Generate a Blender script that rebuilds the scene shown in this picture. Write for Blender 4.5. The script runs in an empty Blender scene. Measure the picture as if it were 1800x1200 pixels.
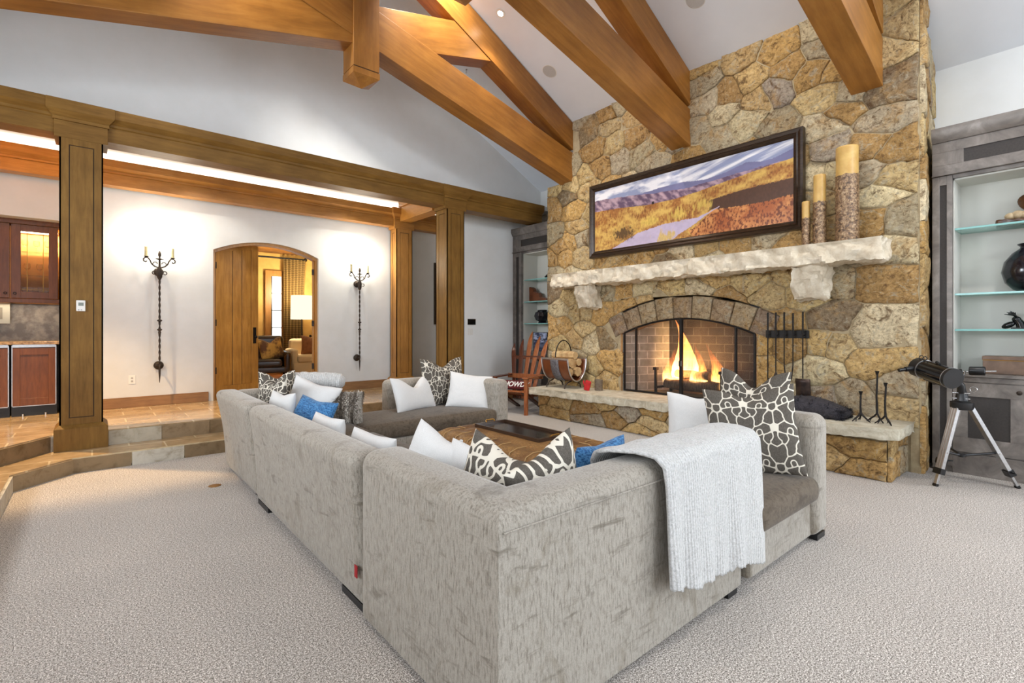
import bpy, bmesh, math, random
import numpy as np
from mathutils import Vector, Matrix, Euler
random.seed(7); rng = np.random.default_rng(7)
PI = math.pi
SC = bpy.context.scene
COL = SC.collection
# ------------------------------------------------------------------ colours and materials
def S(r, g, b):
    f = lambda c: (c/255/12.92) if c/255 <= 0.04045 else ((c/255+0.055)/1.055)**2.4
    return (f(r), f(g), f(b), 1.0)
class NT:
    def __init__(s, name):
        s.m = bpy.data.materials.new(name); s.m.use_nodes = True
        s.t = s.m.node_tree; s.t.nodes.clear()
        s.out = s.n('ShaderNodeOutputMaterial')
    def n(s, typ, **kw):
        nd = s.t.nodes.new(typ)
        for k, v in kw.items():
            if k.startswith('_'): setattr(nd, k[1:], v)
            else: nd.inputs[k.replace('__', ' ')].default_value = v
        return nd
    def l(s, a, b): s.t.links.new(a, b)
def ramp(nt, fac, stops):
    r = nt.n('ShaderNodeValToRGB')
    el = r.color_ramp.elements
    while len(el) < len(stops): el.new(0.5)
    for e, (p, c) in zip(el, stops): e.position = p; e.color = c if len(c) == 4 else (*c, 1)
    nt.l(fac, r.inputs['Fac']); return r.outputs['Color']
def coords(nt, scale=(1, 1, 1), obj=True, kind='Object'):
    tc = nt.n('ShaderNodeTexCoord'); mp = nt.n('ShaderNodeMapping'); mp.inputs['Scale'].default_value = scale
    nt.l(tc.outputs[kind], mp.inputs['Vector']); return mp.outputs['Vector']
def noise(nt, vec, scale, detail=5, rough=.6, dist=0.0):
    n = nt.n('ShaderNodeTexNoise'); n.inputs['Scale'].default_value = scale; n.inputs['Detail'].default_value = detail
    n.inputs['Roughness'].default_value = rough; n.inputs['Distortion'].default_value = dist
    nt.l(vec, n.inputs['Vector']); return n.outputs['Fac']
def bump(nt, h, strength, dist=.01, prev=None):
    b = nt.n('ShaderNodeBump'); b.inputs['Strength'].default_value = strength; b.inputs['Distance'].default_value = dist
    nt.l(h, b.inputs['Height'])
    if prev is not None: nt.l(prev, b.inputs['Normal'])
    return b.outputs['Normal']
def mixc(nt, fac, a, b, typ='MIX'):
    m = nt.n('ShaderNodeMix', _data_type='RGBA', _blend_type=typ)
    for i, v in ((0, fac), (6, a), (7, b)):
        if hasattr(v, 'is_linked') or hasattr(v, 'links'): nt.l(v, m.inputs[i])
        else: m.inputs[i].default_value = v
    return m.outputs[2]
def bsdf(nt, color=None, rough=.5, metal=0.0, normal=None, spec=.5, **kw):
    b = nt.n('ShaderNodeBsdfPrincipled')
    if color is not None:
        if hasattr(color, 'links'): nt.l(color, b.inputs['Base Color'])
        else: b.inputs['Base Color'].default_value = color
    if hasattr(rough, 'links'): nt.l(rough, b.inputs['Roughness'])
    else: b.inputs['Roughness'].default_value = rough
    b.inputs['Metallic'].default_value = metal; b.inputs['Specular IOR Level'].default_value = spec
    for k, v in kw.items(): b.inputs[k.replace('__', ' ')].default_value = v
    if normal is not None: nt.l(normal, b.inputs['Normal'])
    nt.l(b.outputs[0], nt.out.inputs['Surface']); return b
def simple(name, c1, c2=None, scale=6, stretch=(1, 1, 1), rough=.5, bmp=0, bscale=60, metal=0, spec=.5, detail=6, lo=.35, hi=.65, bdist=.005, **kw):
    nt = NT(name); v = coords(nt, stretch)
    c = c1
    if c2 is not None: c = ramp(nt, noise(nt, v, scale, detail), [(lo, c1), (hi, c2)])
    nrm = bump(nt, noise(nt, v, bscale, 4), bmp, bdist) if bmp else None
    bsdf(nt, c, rough, metal, nrm, spec, **kw); return nt.m
def emit(name, c, s):
    nt = NT(name); e = nt.n('ShaderNodeEmission'); e.inputs[0].default_value = c; e.inputs[1].default_value = s
    nt.l(e.outputs[0], nt.out.inputs['Surface']); return nt.m
def wood(name, c1, c2, c3, axis=0, rough=.38, s=1.0, spec=.5):
    nt = NT(name)
    st = [9.0*s]*3; st[axis] = 1.1*s
    v = coords(nt, st); w = coords(nt, (1, 1, 1))
    grain = noise(nt, v, 3.0, 8, .65, .4)
    blotch = noise(nt, w, 2.2, 4, .55)
    base = ramp(nt, grain, [(.2, c1), (.52, c2), (.85, c3)])
    bl = ramp(nt, blotch, [(.3, (.80, .77, .73)), (.65, (1.08, 1.07, 1.04))])
    col = mixc(nt, 1.0, base, bl, 'MULTIPLY')
    nrm = bump(nt, grain, .12, .003)
    bsdf(nt, col, rough, 0, nrm, spec); return nt.m
MT = {}
MT['wall'] = simple('plaster_white', S(234, 235, 234), S(230, 231, 229), 3, rough=.85, bmp=.08, bscale=40, spec=.25)
MT['ceil'] = simple('plaster_ceiling', S(230, 233, 238), S(226, 229, 234), 2, rough=.9, spec=.2)
MT['hallwall'] = simple('plaster_hall', S(216, 218, 218), S(210, 212, 211), 3, rough=.85, bmp=.08, bscale=30, spec=.25)
MT['yellow'] = simple('plaster_ochre', S(214, 178, 105), S(196, 154, 84), 2.5, rough=.8, bmp=.1, bscale=20)
amb = (S(122, 79, 32), S(151, 101, 43), S(171, 122, 60))
MT['beam'] = wood('beam_amber_stain', *amb, axis=0, rough=.36, s=.6)
MT['beamz'] = wood('beam_amber_upright', *amb, axis=2, rough=.36, s=.6)
col_ = (S(98, 70, 30), S(122, 90, 42), S(140, 106, 52))  # same stain as the beams; cooler, darker daylight look put into the colour
MT['colz'] = wood('column_daylight_tone_upright', *col_, axis=2, rough=.5, s=.9, spec=.2)
MT['colx'] = wood('header_daylight_tone', *col_, axis=0, rough=.5, s=.9, spec=.2)
MT['hallx'] = wood('hall_beam_amber', S(140, 92, 34), S(170, 118, 52), S(190, 140, 74), axis=0, rough=.42, s=.9)
MT['hally'] = wood('hall_beam_amber_y', S(140, 92, 34), S(170, 118, 52), S(190, 140, 74), axis=1, rough=.42, s=.9)
MT['hallz'] = wood('hall_post_amber', S(136, 90, 34), S(166, 116, 50), S(186, 136, 70), axis=2, rough=.42, s=.9)
MT['base'] = wood('baseboard_brown', S(112, 78, 44), S(142, 104, 64), S(160, 120, 78), axis=0, rough=.45)
MT['door'] = wood('door_honey', S(142, 96, 36), S(174, 124, 54), S(194, 146, 74), axis=2, rough=.4)
MT['seam'] = simple('joint_and_shadow_line', S(52, 32, 16), rough=.6)  # joint brown; on the columns it paints the panel grooves' shadow line
MT['cherry'] = wood('cabinet_cherry', S(84, 46, 20), S(110, 64, 32), S(130, 82, 44), axis=2, rough=.35, s=1.5)
MT['chairwood'] = wood('varnished_ski_wood', S(112, 56, 30), S(148, 86, 48), S(178, 118, 72), axis=2, rough=.25, s=1.5)
MT['chairdark'] = wood('dark_ski_wood', S(62, 30, 18), S(86, 42, 24), S(104, 56, 34), axis=2, rough=.25, s=1.5)
MT['black'] = simple('black_iron', S(38, 34, 32), S(26, 24, 23), 20, rough=.5, bmp=.3, bscale=90, metal=.6)
MT['bronze'] = simple('aged_iron', S(70, 58, 48), S(44, 37, 32), 24, rough=.55, bmp=.5, bscale=60, metal=.5)
MT['steelgrey'] = None
MT['chrome'] = simple('polished_metal', S(200, 200, 200), rough=.2, metal=1)
MT['alu'] = simple('brushed_aluminium', S(205, 205, 206), S(188, 188, 190), 30, rough=.3, metal=.9)
MT['taupe'] = simple('taupe_leg_inlay', S(158, 146, 138), rough=.4, metal=.4)
MT['plastic'] = simple('black_plastic', S(22, 22, 24), rough=.35)
MT['gloss'] = simple('gloss_black', S(12, 12, 14), rough=.12, spec=.6)
MT['white'] = simple('white_plastic', S(228, 226, 220), rough=.4)
MT['brass'] = simple('brass', S(150, 110, 50), rough=.35, metal=.9)
MT['wax'] = simple('honey_wax', S(206, 172, 104), S(188, 150, 84), 8, rough=.35, Subsurface__Weight=.15)
MT['candle'] = simple('ivory_candle_sleeve', S(206, 196, 150), S(186, 174, 126), 20, rough=.5)
MT['glaze'] = simple('black_glazed_clay', S(16, 15, 22), S(26, 24, 34), 6, rough=.16, spec=.7)
MT['granite'] = simple('brown_granite', S(96, 84, 72), S(140, 128, 114), 9, rough=.25, bmp=0, lo=.4, hi=.6, detail=10)
MT['granitetop'] = simple('granite_counter', S(120, 92, 54), S(176, 144, 96), 26, rough=.18, lo=.4, hi=.6)
MT['firebrick'] = None
def tex_brick(name, c1, c2, mort, scale, w, h, ms, rough, plane='xz', nz=None, bmp=.4):
    nt = NT(name); tc = nt.n('ShaderNodeTexCoord'); sp = nt.n('ShaderNodeSeparateXYZ'); cb = nt.n('ShaderNodeCombineXYZ')
    nt.l(tc.outputs['Object'], sp.inputs[0])
    a, b = {'xz': (0, 2), 'yz': (1, 2), 'xy': (0, 1)}[plane]
    nt.l(sp.outputs[a], cb.inputs[0]); nt.l(sp.outputs[b], cb.inputs[1])
    br = nt.n('ShaderNodeTexBrick'); nt.l(cb.outputs[0], br.inputs['Vector'])
    br.inputs['Color1'].default_value = c1; br.inputs['Color2'].default_value = c2; br.inputs['Mortar'].default_value = mort
    br.inputs['Scale'].default_value = scale; br.inputs['Mortar Size'].default_value = ms
    br.inputs['Brick Width'].default_value = w; br.inputs['Row Height'].default_value = h; br.inputs['Bias'].default_value = 0
    mot = ramp(nt, noise(nt, tc.outputs['Object'], nz or 7, 8, .65), [(.3, (.68, .64, .58)), (.62, (1.12, 1.12, 1.12))])
    col = mixc(nt, 1.0, br.outputs['Color'], mot, 'MULTIPLY')
    bsdf(nt, col, rough, 0, bump(nt, br.outputs['Fac'], -bmp, .004)); return nt.m
MT['tile'] = tex_brick('travertine_floor', S(178, 154, 120), S(162, 136, 100), S(206, 188, 154), 1.0, .62, .31, .008, .16, 'xy', 4)
MT['riser'] = tex_brick('travertine_riser', S(190, 184, 168), S(160, 140, 110), S(206, 200, 186), 1.0, .47, .5, .006, .5, 'xz', 9)
MT['firebrick'] = tex_brick('sooty_firebrick', S(62, 60, 58), S(52, 50, 48), S(84, 82, 79), 1.0, .24, .12, .007, .8, 'yz', 6)
MT['firebrickx'] = tex_brick('grey_firebrick_side', S(150, 152, 150), S(134, 136, 134), S(184, 186, 184), 1.0, .24, .12, .007, .8, 'xz', 6)
MT['woodfloor'] = tex_brick('plank_floor', S(168, 106, 58), S(140, 84, 44), S(90, 50, 26), 1.0, 1.2, .12, .003, .3, 'xy', 5, .1)
def carpet():
    nt = NT('wool_carpet'); v = coords(nt)
    fa = noise(nt, v, 185, 2, .85); fb_ = noise(nt, v, 90, 2, .6); fine = mixc(nt, .25, fa, fb_); mid = noise(nt, v, 1.2, 3, .5)
    c = ramp(nt, fine, [(.39, S(62, 54, 46)), (.5, S(158, 148, 138)), (.60, S(240, 233, 225))])
    c = mixc(nt, 1.0, c, ramp(nt, mid, [(.3, (.92, .92, .92)), (.7, (1.05, 1.05, 1.05))]), 'MULTIPLY')
    bsdf(nt, c, .95, 0, bump(nt, fine, .25, .003), .1, Sheen__Weight=.2); return nt.m
MT['carpet'] = carpet()
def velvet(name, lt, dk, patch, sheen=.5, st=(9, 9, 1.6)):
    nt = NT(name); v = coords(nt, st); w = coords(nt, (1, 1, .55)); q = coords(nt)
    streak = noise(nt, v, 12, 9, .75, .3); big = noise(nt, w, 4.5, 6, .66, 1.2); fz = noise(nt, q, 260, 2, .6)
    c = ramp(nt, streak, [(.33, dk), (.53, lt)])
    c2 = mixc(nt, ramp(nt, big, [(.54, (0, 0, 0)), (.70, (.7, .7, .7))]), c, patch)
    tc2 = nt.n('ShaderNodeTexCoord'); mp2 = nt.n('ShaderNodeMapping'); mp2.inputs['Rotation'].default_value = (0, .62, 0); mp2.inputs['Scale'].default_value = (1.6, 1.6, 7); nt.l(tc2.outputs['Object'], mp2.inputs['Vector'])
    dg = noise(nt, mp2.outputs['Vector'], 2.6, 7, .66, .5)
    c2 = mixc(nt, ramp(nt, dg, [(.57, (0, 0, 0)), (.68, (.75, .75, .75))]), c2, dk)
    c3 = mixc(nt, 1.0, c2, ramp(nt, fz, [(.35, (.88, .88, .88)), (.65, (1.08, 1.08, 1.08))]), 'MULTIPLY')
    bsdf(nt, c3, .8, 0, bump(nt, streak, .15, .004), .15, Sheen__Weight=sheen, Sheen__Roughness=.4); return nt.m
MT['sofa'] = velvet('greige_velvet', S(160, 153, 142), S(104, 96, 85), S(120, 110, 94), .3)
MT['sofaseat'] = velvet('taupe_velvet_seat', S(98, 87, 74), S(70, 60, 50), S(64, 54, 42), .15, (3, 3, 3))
def linen(name, c1, c2, sc=160, rough=.9, b=.3):
    nt = NT(name); v = coords(nt)
    a = noise(nt, coords(nt, (1, 6, 6)), sc, 2); bb = noise(nt, coords(nt, (6, 1, 6)), sc, 2)
    m = mixc(nt, .5, a, bb)
    c = ramp(nt, m, [(.4, c1), (.6, c2)])
    bsdf(nt, c, rough, 0, bump(nt, m, b, .003), .15, Sheen__Weight=.15); return nt.m
MT['linen'] = linen('white_linen', S(198, 197, 195), S(220, 219, 217))
MT['cream'] = linen('cream_upholstery', S(216, 196, 160), S(232, 214, 180))
MT['denim'] = linen('washed_blue_velvet', S(32, 74, 120), S(84, 138, 186), 18, b=.5)
def damask(name, dark, light, dk2):
    nt = NT(name); at = nt.n('ShaderNodeAttribute', _attribute_name='pat')
    f = ramp(nt, at.outputs['Fac'], [(.49, (0, 0, 0)), (.51, (1, 1, 1))])
    a = noise(nt, coords(nt, (1, 8, 8)), 90, 2); b2 = noise(nt, coords(nt, (8, 1, 1)), 90, 2)
    dcol = ramp(nt, mixc(nt, .5, a, b2), [(.4, dk2), (.6, dark)])
    c = mixc(nt, f, light, dcol)
    bsdf(nt, c, .85, 0, bump(nt, at.outputs['Fac'], .2, .004), .15); return nt.m
MT['damask'] = damask('charcoal_scroll_linen', S(104, 98, 90), S(214, 207, 192), S(72, 67, 61))
def hide():
    nt = NT('brindle_cowhide'); v = coords(nt, (1, 1, 1)); s2 = coords(nt, (14, 3, 14))
    big = noise(nt, v, 2.6, 4, .6, .8); hair = noise(nt, s2, 12, 5, .7, .2)
    c = ramp(nt, hair, [(.3, S(84, 54, 24)), (.5, S(134, 96, 52)), (.72, S(176, 138, 86))])
    c = mixc(nt, ramp(nt, big, [(.42, (0, 0, 0)), (.7, (1, 1, 1))]), c, S(84, 52, 30))
    bsdf(nt, c, .5, 0, bump(nt, hair, .25, .004), .4); return nt.m
MT['hide'] = hide()
MT['leather'] = simple('dark_brown_leather', S(44, 30, 22), S(62, 44, 32), 5, rough=.3, bmp=.15, bscale=70)
MT['leather2'] = simple('brown_cradle_leather', S(120, 66, 34), S(90, 48, 26), 5, rough=.32)
MT['fur_base'] = simple('fur_hide', S(70, 60, 52), S(120, 110, 98), 8, rough=.9)
def furm():
    nt = NT('striped_fur'); v = coords(nt, (10, 1, 1)); 
    f = noise(nt, v, 1.6, 3, .5, .5)
    c = ramp(nt, f, [(.38, S(36, 32, 30)), (.5, S(126, 116, 104)), (.62, S(196, 190, 180))])
    bsdf(nt, c, .7, 0, None, .3); return nt.m
MT['fur'] = furm()
def rag(name, c1, c2, sc, st=(1, 1, 1), b=.6):
    return simple(name, c1, c2, sc, st, rough=.9, bmp=b, bscale=sc*2.2)
MT['knit'] = None
def knit():
    nt = NT('white_chenille_knit'); v = coords(nt)
    w = nt.n('ShaderNodeTexWave', _wave_type='BANDS', _bands_direction='X'); w.inputs['Scale'].default_value = 18; w.inputs['Distortion'].default_value = 1.2
    w.inputs['Detail'].default_value = 3; w.inputs['Detail Scale'].default_value = 3; nt.l(v, w.inputs['Vector'])
    f = noise(nt, v, 110, 3, .7)
    c = ramp(nt, f, [(.35, S(172, 171, 169)), (.6, S(204, 203, 201))])
    bsdf(nt, c, .95, 0, bump(nt, f, .6, .008, bump(nt, w.outputs['Fac'], .5, .008)), .1, Sheen__Weight=.3); return nt.m
MT['knit'] = knit()
MT['blackfur'] = simple('black_fur', S(40, 38, 44), S(64, 60, 66), 30, rough=.9, bmp=1, bscale=60, bdist=.02)
def metalcab():
    nt = NT('patinated_steel'); v = coords(nt)
    f = noise(nt, v, 5, 8, .65, .6); g = noise(nt, v, 1.3, 3)
    c = ramp(nt, f, [(.3, S(96, 90, 86)), (.55, S(128, 121, 115)), (.75, S(156, 150, 144))])
    bsdf(nt, c, .42, .35, bump(nt, f, .06, .003), .5); return nt.m
MT['cab'] = metalcab()
MT['cabdark'] = simple('dark_mesh_panel', S(62, 57, 54), S(54, 50, 48), 60, rough=.5, metal=.3)
MT['cabin'] = simple('cabinet_interior', S(214, 214, 206), rough=.8)
def glass(name, c, rough=.02):
    nt = NT(name); g = nt.n('ShaderNodeBsdfGlass'); g.inputs['Color'].default_value = c; g.inputs['Roughness'].default_value = rough; g.inputs['IOR'].default_value = 1.3
    t = nt.n('ShaderNodeBsdfTransparent'); t.inputs[0].default_value = c
    m = nt.n('ShaderNodeMixShader'); m.inputs[0].default_value = .45
    nt.l(t.outputs[0], m.inputs[1]); nt.l(g.outputs[0], m.inputs[2]); nt.l(m.outputs[0], nt.out.inputs['Surface']); return nt.m
MT['glass'] = glass('shelf_glass', (.82, .95, .93, 1))
MT['clear'] = glass('clear_glass', (.97, .97, .97, 1))
MT['glassedge'] = simple('green_glass_edge', S(130, 186, 182), rough=.15)
def stone():
    nt = NT('fieldstone'); at = nt.n('ShaderNodeAttribute', _attribute_name='stone'); v = coords(nt)
    big = noise(nt, v, 4.5, 6, .62, 1.0); fine = noise(nt, v, 26, 8, .75, .5); vein = noise(nt, coords(nt, (1, 1, 2.2)), 11, 8, .7, 2.0)
    c = mixc(nt, ramp(nt, big, [(.5, (0, 0, 0)), (.66, (.75, .75, .75))]), at.outputs['Color'], S(168, 134, 86))
    dk2_ = noise(nt, v, 7.5, 8, .72, 1.6)
    c = mixc(nt, ramp(nt, dk2_, [(.53, (0, 0, 0)), (.64, (.85, .85, .85))]), c, S(98, 72, 46))
    c = mixc(nt, ramp(nt, dk2_, [(.36, (.75, .75, .75)), (.46, (0, 0, 0))]), c, S(170, 162, 142))
    c = mixc(nt, ramp(nt, vein, [(.55, (0, 0, 0)), (.66, (.85, .85, .85))]), c, S(92, 72, 52))
    c = mixc(nt, ramp(nt, vein, [(.3, (.6, .6, .6)), (.42, (0, 0, 0))]), c, S(206, 192, 160))
    c = mixc(nt, 1.0, c, ramp(nt, fine, [(.32, (.58, .55, .52)), (.62, (1.18, 1.18, 1.16))]), 'MULTIPLY')
    bsdf(nt, c, .85, 0, bump(nt, fine, 1.0, .014, bump(nt, big, .8, .03)), .2); return nt.m
MT['stone'] = stone()
MT['mortar'] = simple('mortar', S(176, 160, 128), S(150, 132, 102), 10, rough=.95, bmp=.5, bscale=40)
def limestone(name, c1, c2, c3):
    nt = NT(name); v = coords(nt)
    f = noise(nt, v, 9, 8, .7, .6); g = noise(nt, v, 3, 4)
    c = ramp(nt, f, [(.3, c1), (.5, c2), (.68, c3)])
    bsdf(nt, c, .8, 0, bump(nt, f, .7, .015, bump(nt, g, .5, .03)), .2); return nt.m
MT['mantel'] = limestone('chiselled_limestone', S(188, 172, 148), S(212, 200, 178), S(228, 218, 200))
MT['hearth'] = limestone('hearth_slab', S(164, 152, 130), S(192, 184, 164), S(210, 204, 188))
# ------------------------------------------------------------------ mesh building
class MB:
    def __init__(s): s.v = []; s.f = []
    def add(s, vs, fs, M=None):
        o = len(s.v)
        for p in vs:
            p = Vector(p)
            s.v.append(tuple(M @ p) if M is not None else tuple(p))
        s.f += [tuple(i+o for i in f) for f in fs]; return s
    def box(s, x0, x1, y0, y1, z0, z1, M=None):
        return s.add([(x0, y0, z0), (x1, y0, z0), (x1, y1, z0), (x0, y1, z0), (x0, y0, z1), (x1, y0, z1), (x1, y1, z1), (x0, y1, z1)],
                     [(0, 3, 2, 1), (4, 5, 6, 7), (0, 1, 5, 4), (1, 2, 6, 5), (2, 3, 7, 6), (3, 0, 4, 7)], M)
    def prism(s, pts, z0, z1, M=None):     # polygon (ccw) in xy extruded in z
        n = len(pts)
        vs = [(p[0], p[1], z0) for p in pts]+[(p[0], p[1], z1) for p in pts]
        fs = [tuple(range(n))[::-1], tuple(range(n, 2*n))]+[(i, (i+1) % n, n+(i+1) % n, n+i) for i in range(n)]
        return s.add(vs, fs, M)
    def extr(s, prof, a, b, plane='yz', M=None):  # profile extruded along the remaining axis
        n = len(prof)
        def mk(p, t): return {'yz': (t, p[0], p[1]), 'xz': (p[0], t, p[1]), 'xy': (p[0], p[1], t)}[plane]
        vs = [mk(p, a) for p in prof]+[mk(p, b) for p in prof]
        fs = [tuple(range(n))[::-1], tuple(range(n, 2*n))]+[(i, (i+1) % n, n+(i+1) % n, n+i) for i in range(n)]
        return s.add(vs, fs, M)
    def lathe(s, prof, seg=24, M=None, cap=True):  # prof: list of (r,z)
        n = len(prof); vs = []; fs = []
        for (r, z) in prof:
            for k in range(seg):
                a = 2*PI*k/seg; vs.append((r*math.cos(a), r*math.sin(a), z))
        for i in range(n-1):
            for k in range(seg):
                k2 = (k+1) % seg; fs.append((i*seg+k, i*seg+k2, (i+1)*seg+k2, (i+1)*seg+k))
        if cap:
            if prof[0][0] > 1e-5: fs.append(tuple(range(seg))[::-1])
            if prof[-1][0] > 1e-5: fs.append(tuple((n-1)*seg+k for k in range(seg)))
        return s.add(vs, fs, M)
    def tube(s, pts, r, seg=8, M=None, closed=False):
        pts = [Vector(p) for p in pts]; n = len(pts)
        rs = r if isinstance(r, (list, tuple)) else [r]*n
        vs = []; fs = []; up = Vector((0, 0, 1))
        prev = None
        for i, p in enumerate(pts):
            t = (pts[min(i+1, n-1)]-pts[max(i-1, 0)])
            if closed: t = pts[(i+1) % n]-pts[(i-1) % n]
            t = t.normalized() if t.length > 1e-9 else Vector((0, 0, 1))
            if prev is None:
                a = t.cross(up if abs(t.z) < .9 else Vector((1, 0, 0))).normalized()
            else:
                a = (prev-t*prev.dot(t)).normalized()
            prev = a; b = t.cross(a)
            for k in range(seg):
                q = 2*PI*k/seg; vs.append(p+(a*math.cos(q)+b*math.sin(q))*rs[i])
        for i in range(n-1 if not closed else n):
            j = (i+1) % n
            for k in range(seg):
                k2 = (k+1) % seg; fs.append((i*seg+k, i*seg+k2, j*seg+k2, j*seg+k))
        if not closed: fs += [tuple(range(seg))[::-1], tuple((n-1)*seg+k for k in range(seg))]
        return s.add(vs, fs, M)
    def grid(s, fn, nu, nv, closed_u=False, M=None):
        vs = [fn(i/(nu if closed_u else nu-1), j/(nv-1)) for i in range(nu) for j in range(nv)]
        fs = []
        for i in range(nu if closed_u else nu-1):
            i2 = (i+1) % nu
            for j in range(nv-1): fs.append((i*nv+j, i2*nv+j, i2*nv+j+1, i*nv+j+1))
        return s.add(vs, fs, M)
    def ball(s, c, r, seg=16, rings=10, M=None):
        rr = r if isinstance(r, (tuple, list)) else (r, r, r)
        prof = [(math.sin(PI*i/rings), -math.cos(PI*i/rings)) for i in range(rings+1)]
        m = Matrix.Translation(c) @ Matrix.Diagonal((*rr, 1))
        return s.lathe([(max(a, 1e-4), b) for a, b in prof], seg, (M @ m) if M is not None else m)
    def obj(s, name, mat, parent=None, smooth=False, bevel=0, seg=2, sub=0, angle=35):
        me = bpy.data.meshes.new(name); me.from_pydata(s.v, [], s.f); me.validate(); 
        bm = bmesh.new(); bm.from_mesh(me); bmesh.ops.recalc_face_normals(bm, faces=bm.faces); bm.to_mesh(me); bm.free()
        me.materials.append(MT[mat] if isinstance(mat, str) else mat)
        o = bpy.data.objects.new(name, me); COL.objects.link(o)
        if smooth: me.polygons.foreach_set('use_smooth', [True]*len(me.polygons))
        if smooth and not sub: me.set_sharp_from_angle(angle=math.radians(angle if smooth is True else smooth))
        if bevel:
            b = o.modifiers.new('bevel', 'BEVEL'); b.width = bevel; b.segments = seg; b.limit_method = 'ANGLE'; b.angle_limit = math.radians(30)
            me.polygons.foreach_set('use_smooth', [True]*len(me.polygons)); b.harden_normals = True
        if sub:
            m = o.modifiers.new('sub', 'SUBSURF'); m.levels = sub; m.render_levels = sub
        if parent is not None:
            o.parent = parent
            o.matrix_parent_inverse = Matrix.Identity(4)
        return o
def tag(o, label, cat, group=None):
    o['label'] = label; o['category'] = cat
    if group: o['group'] = group
    return o
def thing(name, label, cat, loc=(0, 0, 0), rz=0, group=None, rot=None):
    o = bpy.data.objects.new(name, None); COL.objects.link(o); o.location = loc
    o.rotation_euler = rot or (0, 0, rz); o.empty_display_size = .1
    return tag(o, label, cat, group)
def struct(o, label=None):
    o['kind'] = 'structure'
    if label: o['label'] = label
    return o
def kids(o): return [c for c in bpy.data.objects if c.parent == o]
def copy_tree(o, parent=None):
    c = o.copy(); COL.objects.link(c); c.parent = parent
    for ch in kids(o): copy_tree(ch, c)
    return c
def local(M): return M
def T(x, y, z): return Matrix.Translation((x, y, z))
def RX(a): return Matrix.Rotation(a, 4, 'X')
def RY(a): return Matrix.Rotation(a, 4, 'Y')
def RZ(a): return Matrix.Rotation(a, 4, 'Z')
# ------------------------------------------------------------------ room shell
Z1, Z2 = .15, .317
RIDGE, RZ_, SL = 2.53, 6.79, .515
def roofz(x): return RZ_-SL*abs(x-RIDGE)
struct(MB().box(-3.2, 7.3, -6.6, 7.68, -.12, 0).obj('floor', 'carpet'))
# ceiling: two slopes
m = MB()
m.extr([(RIDGE, RZ_), (7.5, roofz(7.5)), (7.5, roofz(7.5)+.12), (RIDGE, RZ_+.14)], -6.6, 7.9, 'xz')
m.extr([(RIDGE, RZ_), (RIDGE, RZ_+.14), (-3.2, roofz(-3.2)+.12), (-3.2, roofz(-3.2))], -6.6, 7.9, 'xz')
struct(m.obj('ceiling', 'ceil'))
# hall ceiling behind the header
struct(MB().box(-3.2, 7.5, 7.25, 9.6, 3.82, 3.9).obj('ceiling_hall', 'hallwall'))
# gable wall and the wall right of the column
g = MB()
g.extr([(4.86, 0), (7.3, 0), (7.3, roofz(7.3)), (RIDGE, RZ_), (-2.95, roofz(-2.95)), (-3.2, roofz(-3.2)), (-3.2, 3.83), (4.86, 3.83)], 7.68, 7.84, 'xz')
struct(g.obj('wall_left', 'wall'))

def holed(axis, pos, th, a0, a1, z1, holes, name, mat, gable=False):
    mb = MB(); holes = sorted(holes); cur = a0
    def bx(u0, u1, w0, w1):
        if axis == 'x': mb.box(pos, pos+th, u0, u1, w0, w1)
        else: mb.box(u0, u1, pos, pos+th, w0, w1)
    for (h0, h1, b0, b1) in holes:
        bx(cur, h0, 0, z1); bx(h0, h1, 0, b0); bx(h0, h1, b1, z1); cur = h1
    bx(cur, a1, 0, z1)
    if gable:
        g0, g1, gb, gt = FILL_GABW
        mb.extr([(a0, z1), (g0, z1), (g0, roofz(g0)), (a0, roofz(a0))], pos, pos+th, 'xz'); mb.extr([(g1, z1), (a1, z1), (a1, roofz(a1)), (g1, roofz(g1))], pos, pos+th, 'xz')
        mb.extr([(g0, gt), (g1, gt), (g1, roofz(g1)), (RIDGE, RZ_), (g0, roofz(g0))], pos, pos+th, 'xz'); mb.box(g0, g1, pos, pos+th, z1, gb)
    return struct(mb.obj(name, mat))
REARW = [(-2.4, .2, .5, 3.0), (.6, 3.9, .1, 3.0), (4.3, 6.9, .5, 3.0)]
FILL_GABW = (.6, 4.5, 3.5, 5.3)  # unseen upper window, added to light the far gable wall
LEFTW = [(-2.6, -.4, 1.9, 3.7), (.4, 2.8, 1.9, 3.7), (3.6, 5.8, 1.9, 3.7)]  # unseen side windows, set high so their light reaches the chimney
RIGHTW = [(-5.8, -3.6, .4, 3.0), (-3.2, -1.0, .4, 3.0)]
holed('x', 7.3, .16, -6.6, 9.0, roofz(7.3)+.05, RIGHTW, 'wall_fireplace', 'wall')
holed('y', -6.76, .16, -3.2, 7.3, 3.4, REARW, 'wall_rear', 'wall', True)
holed('x', -3.36, .16, -6.6, 9.6, roofz(-3.2)+.1, LEFTW, 'wall_steps_side', 'wall')
nw = 0
for (a, b, c, d) in REARW+[FILL_GABW]:
    nw += 1; w = MB()
    for u0, u1, z0, z1 in ((a, a+.06, c, d), (b-.06, b, c, d), (a, b, c, c+.06), (a, b, d-.06, d), ((a+b)/2-.03, (a+b)/2+.03, c, d)): w.box(u0, u1, -6.74, -6.66, z0, z1)
    struct(w.obj('window_%d' % nw, 'beam'))
for (a, b, c, d) in LEFTW:
    nw += 1; w = MB()
    for u0, u1, z0, z1 in ((a, a+.06, c, d), (b-.06, b, c, d), (a, b, c, c+.06), (a, b, d-.06, d), ((a+b)/2-.03, (a+b)/2+.03, c, d)): w.box(-3.3, -3.22, u0, u1, z0, z1)
    struct(w.obj('window_%d' % nw, 'beam'))
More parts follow.
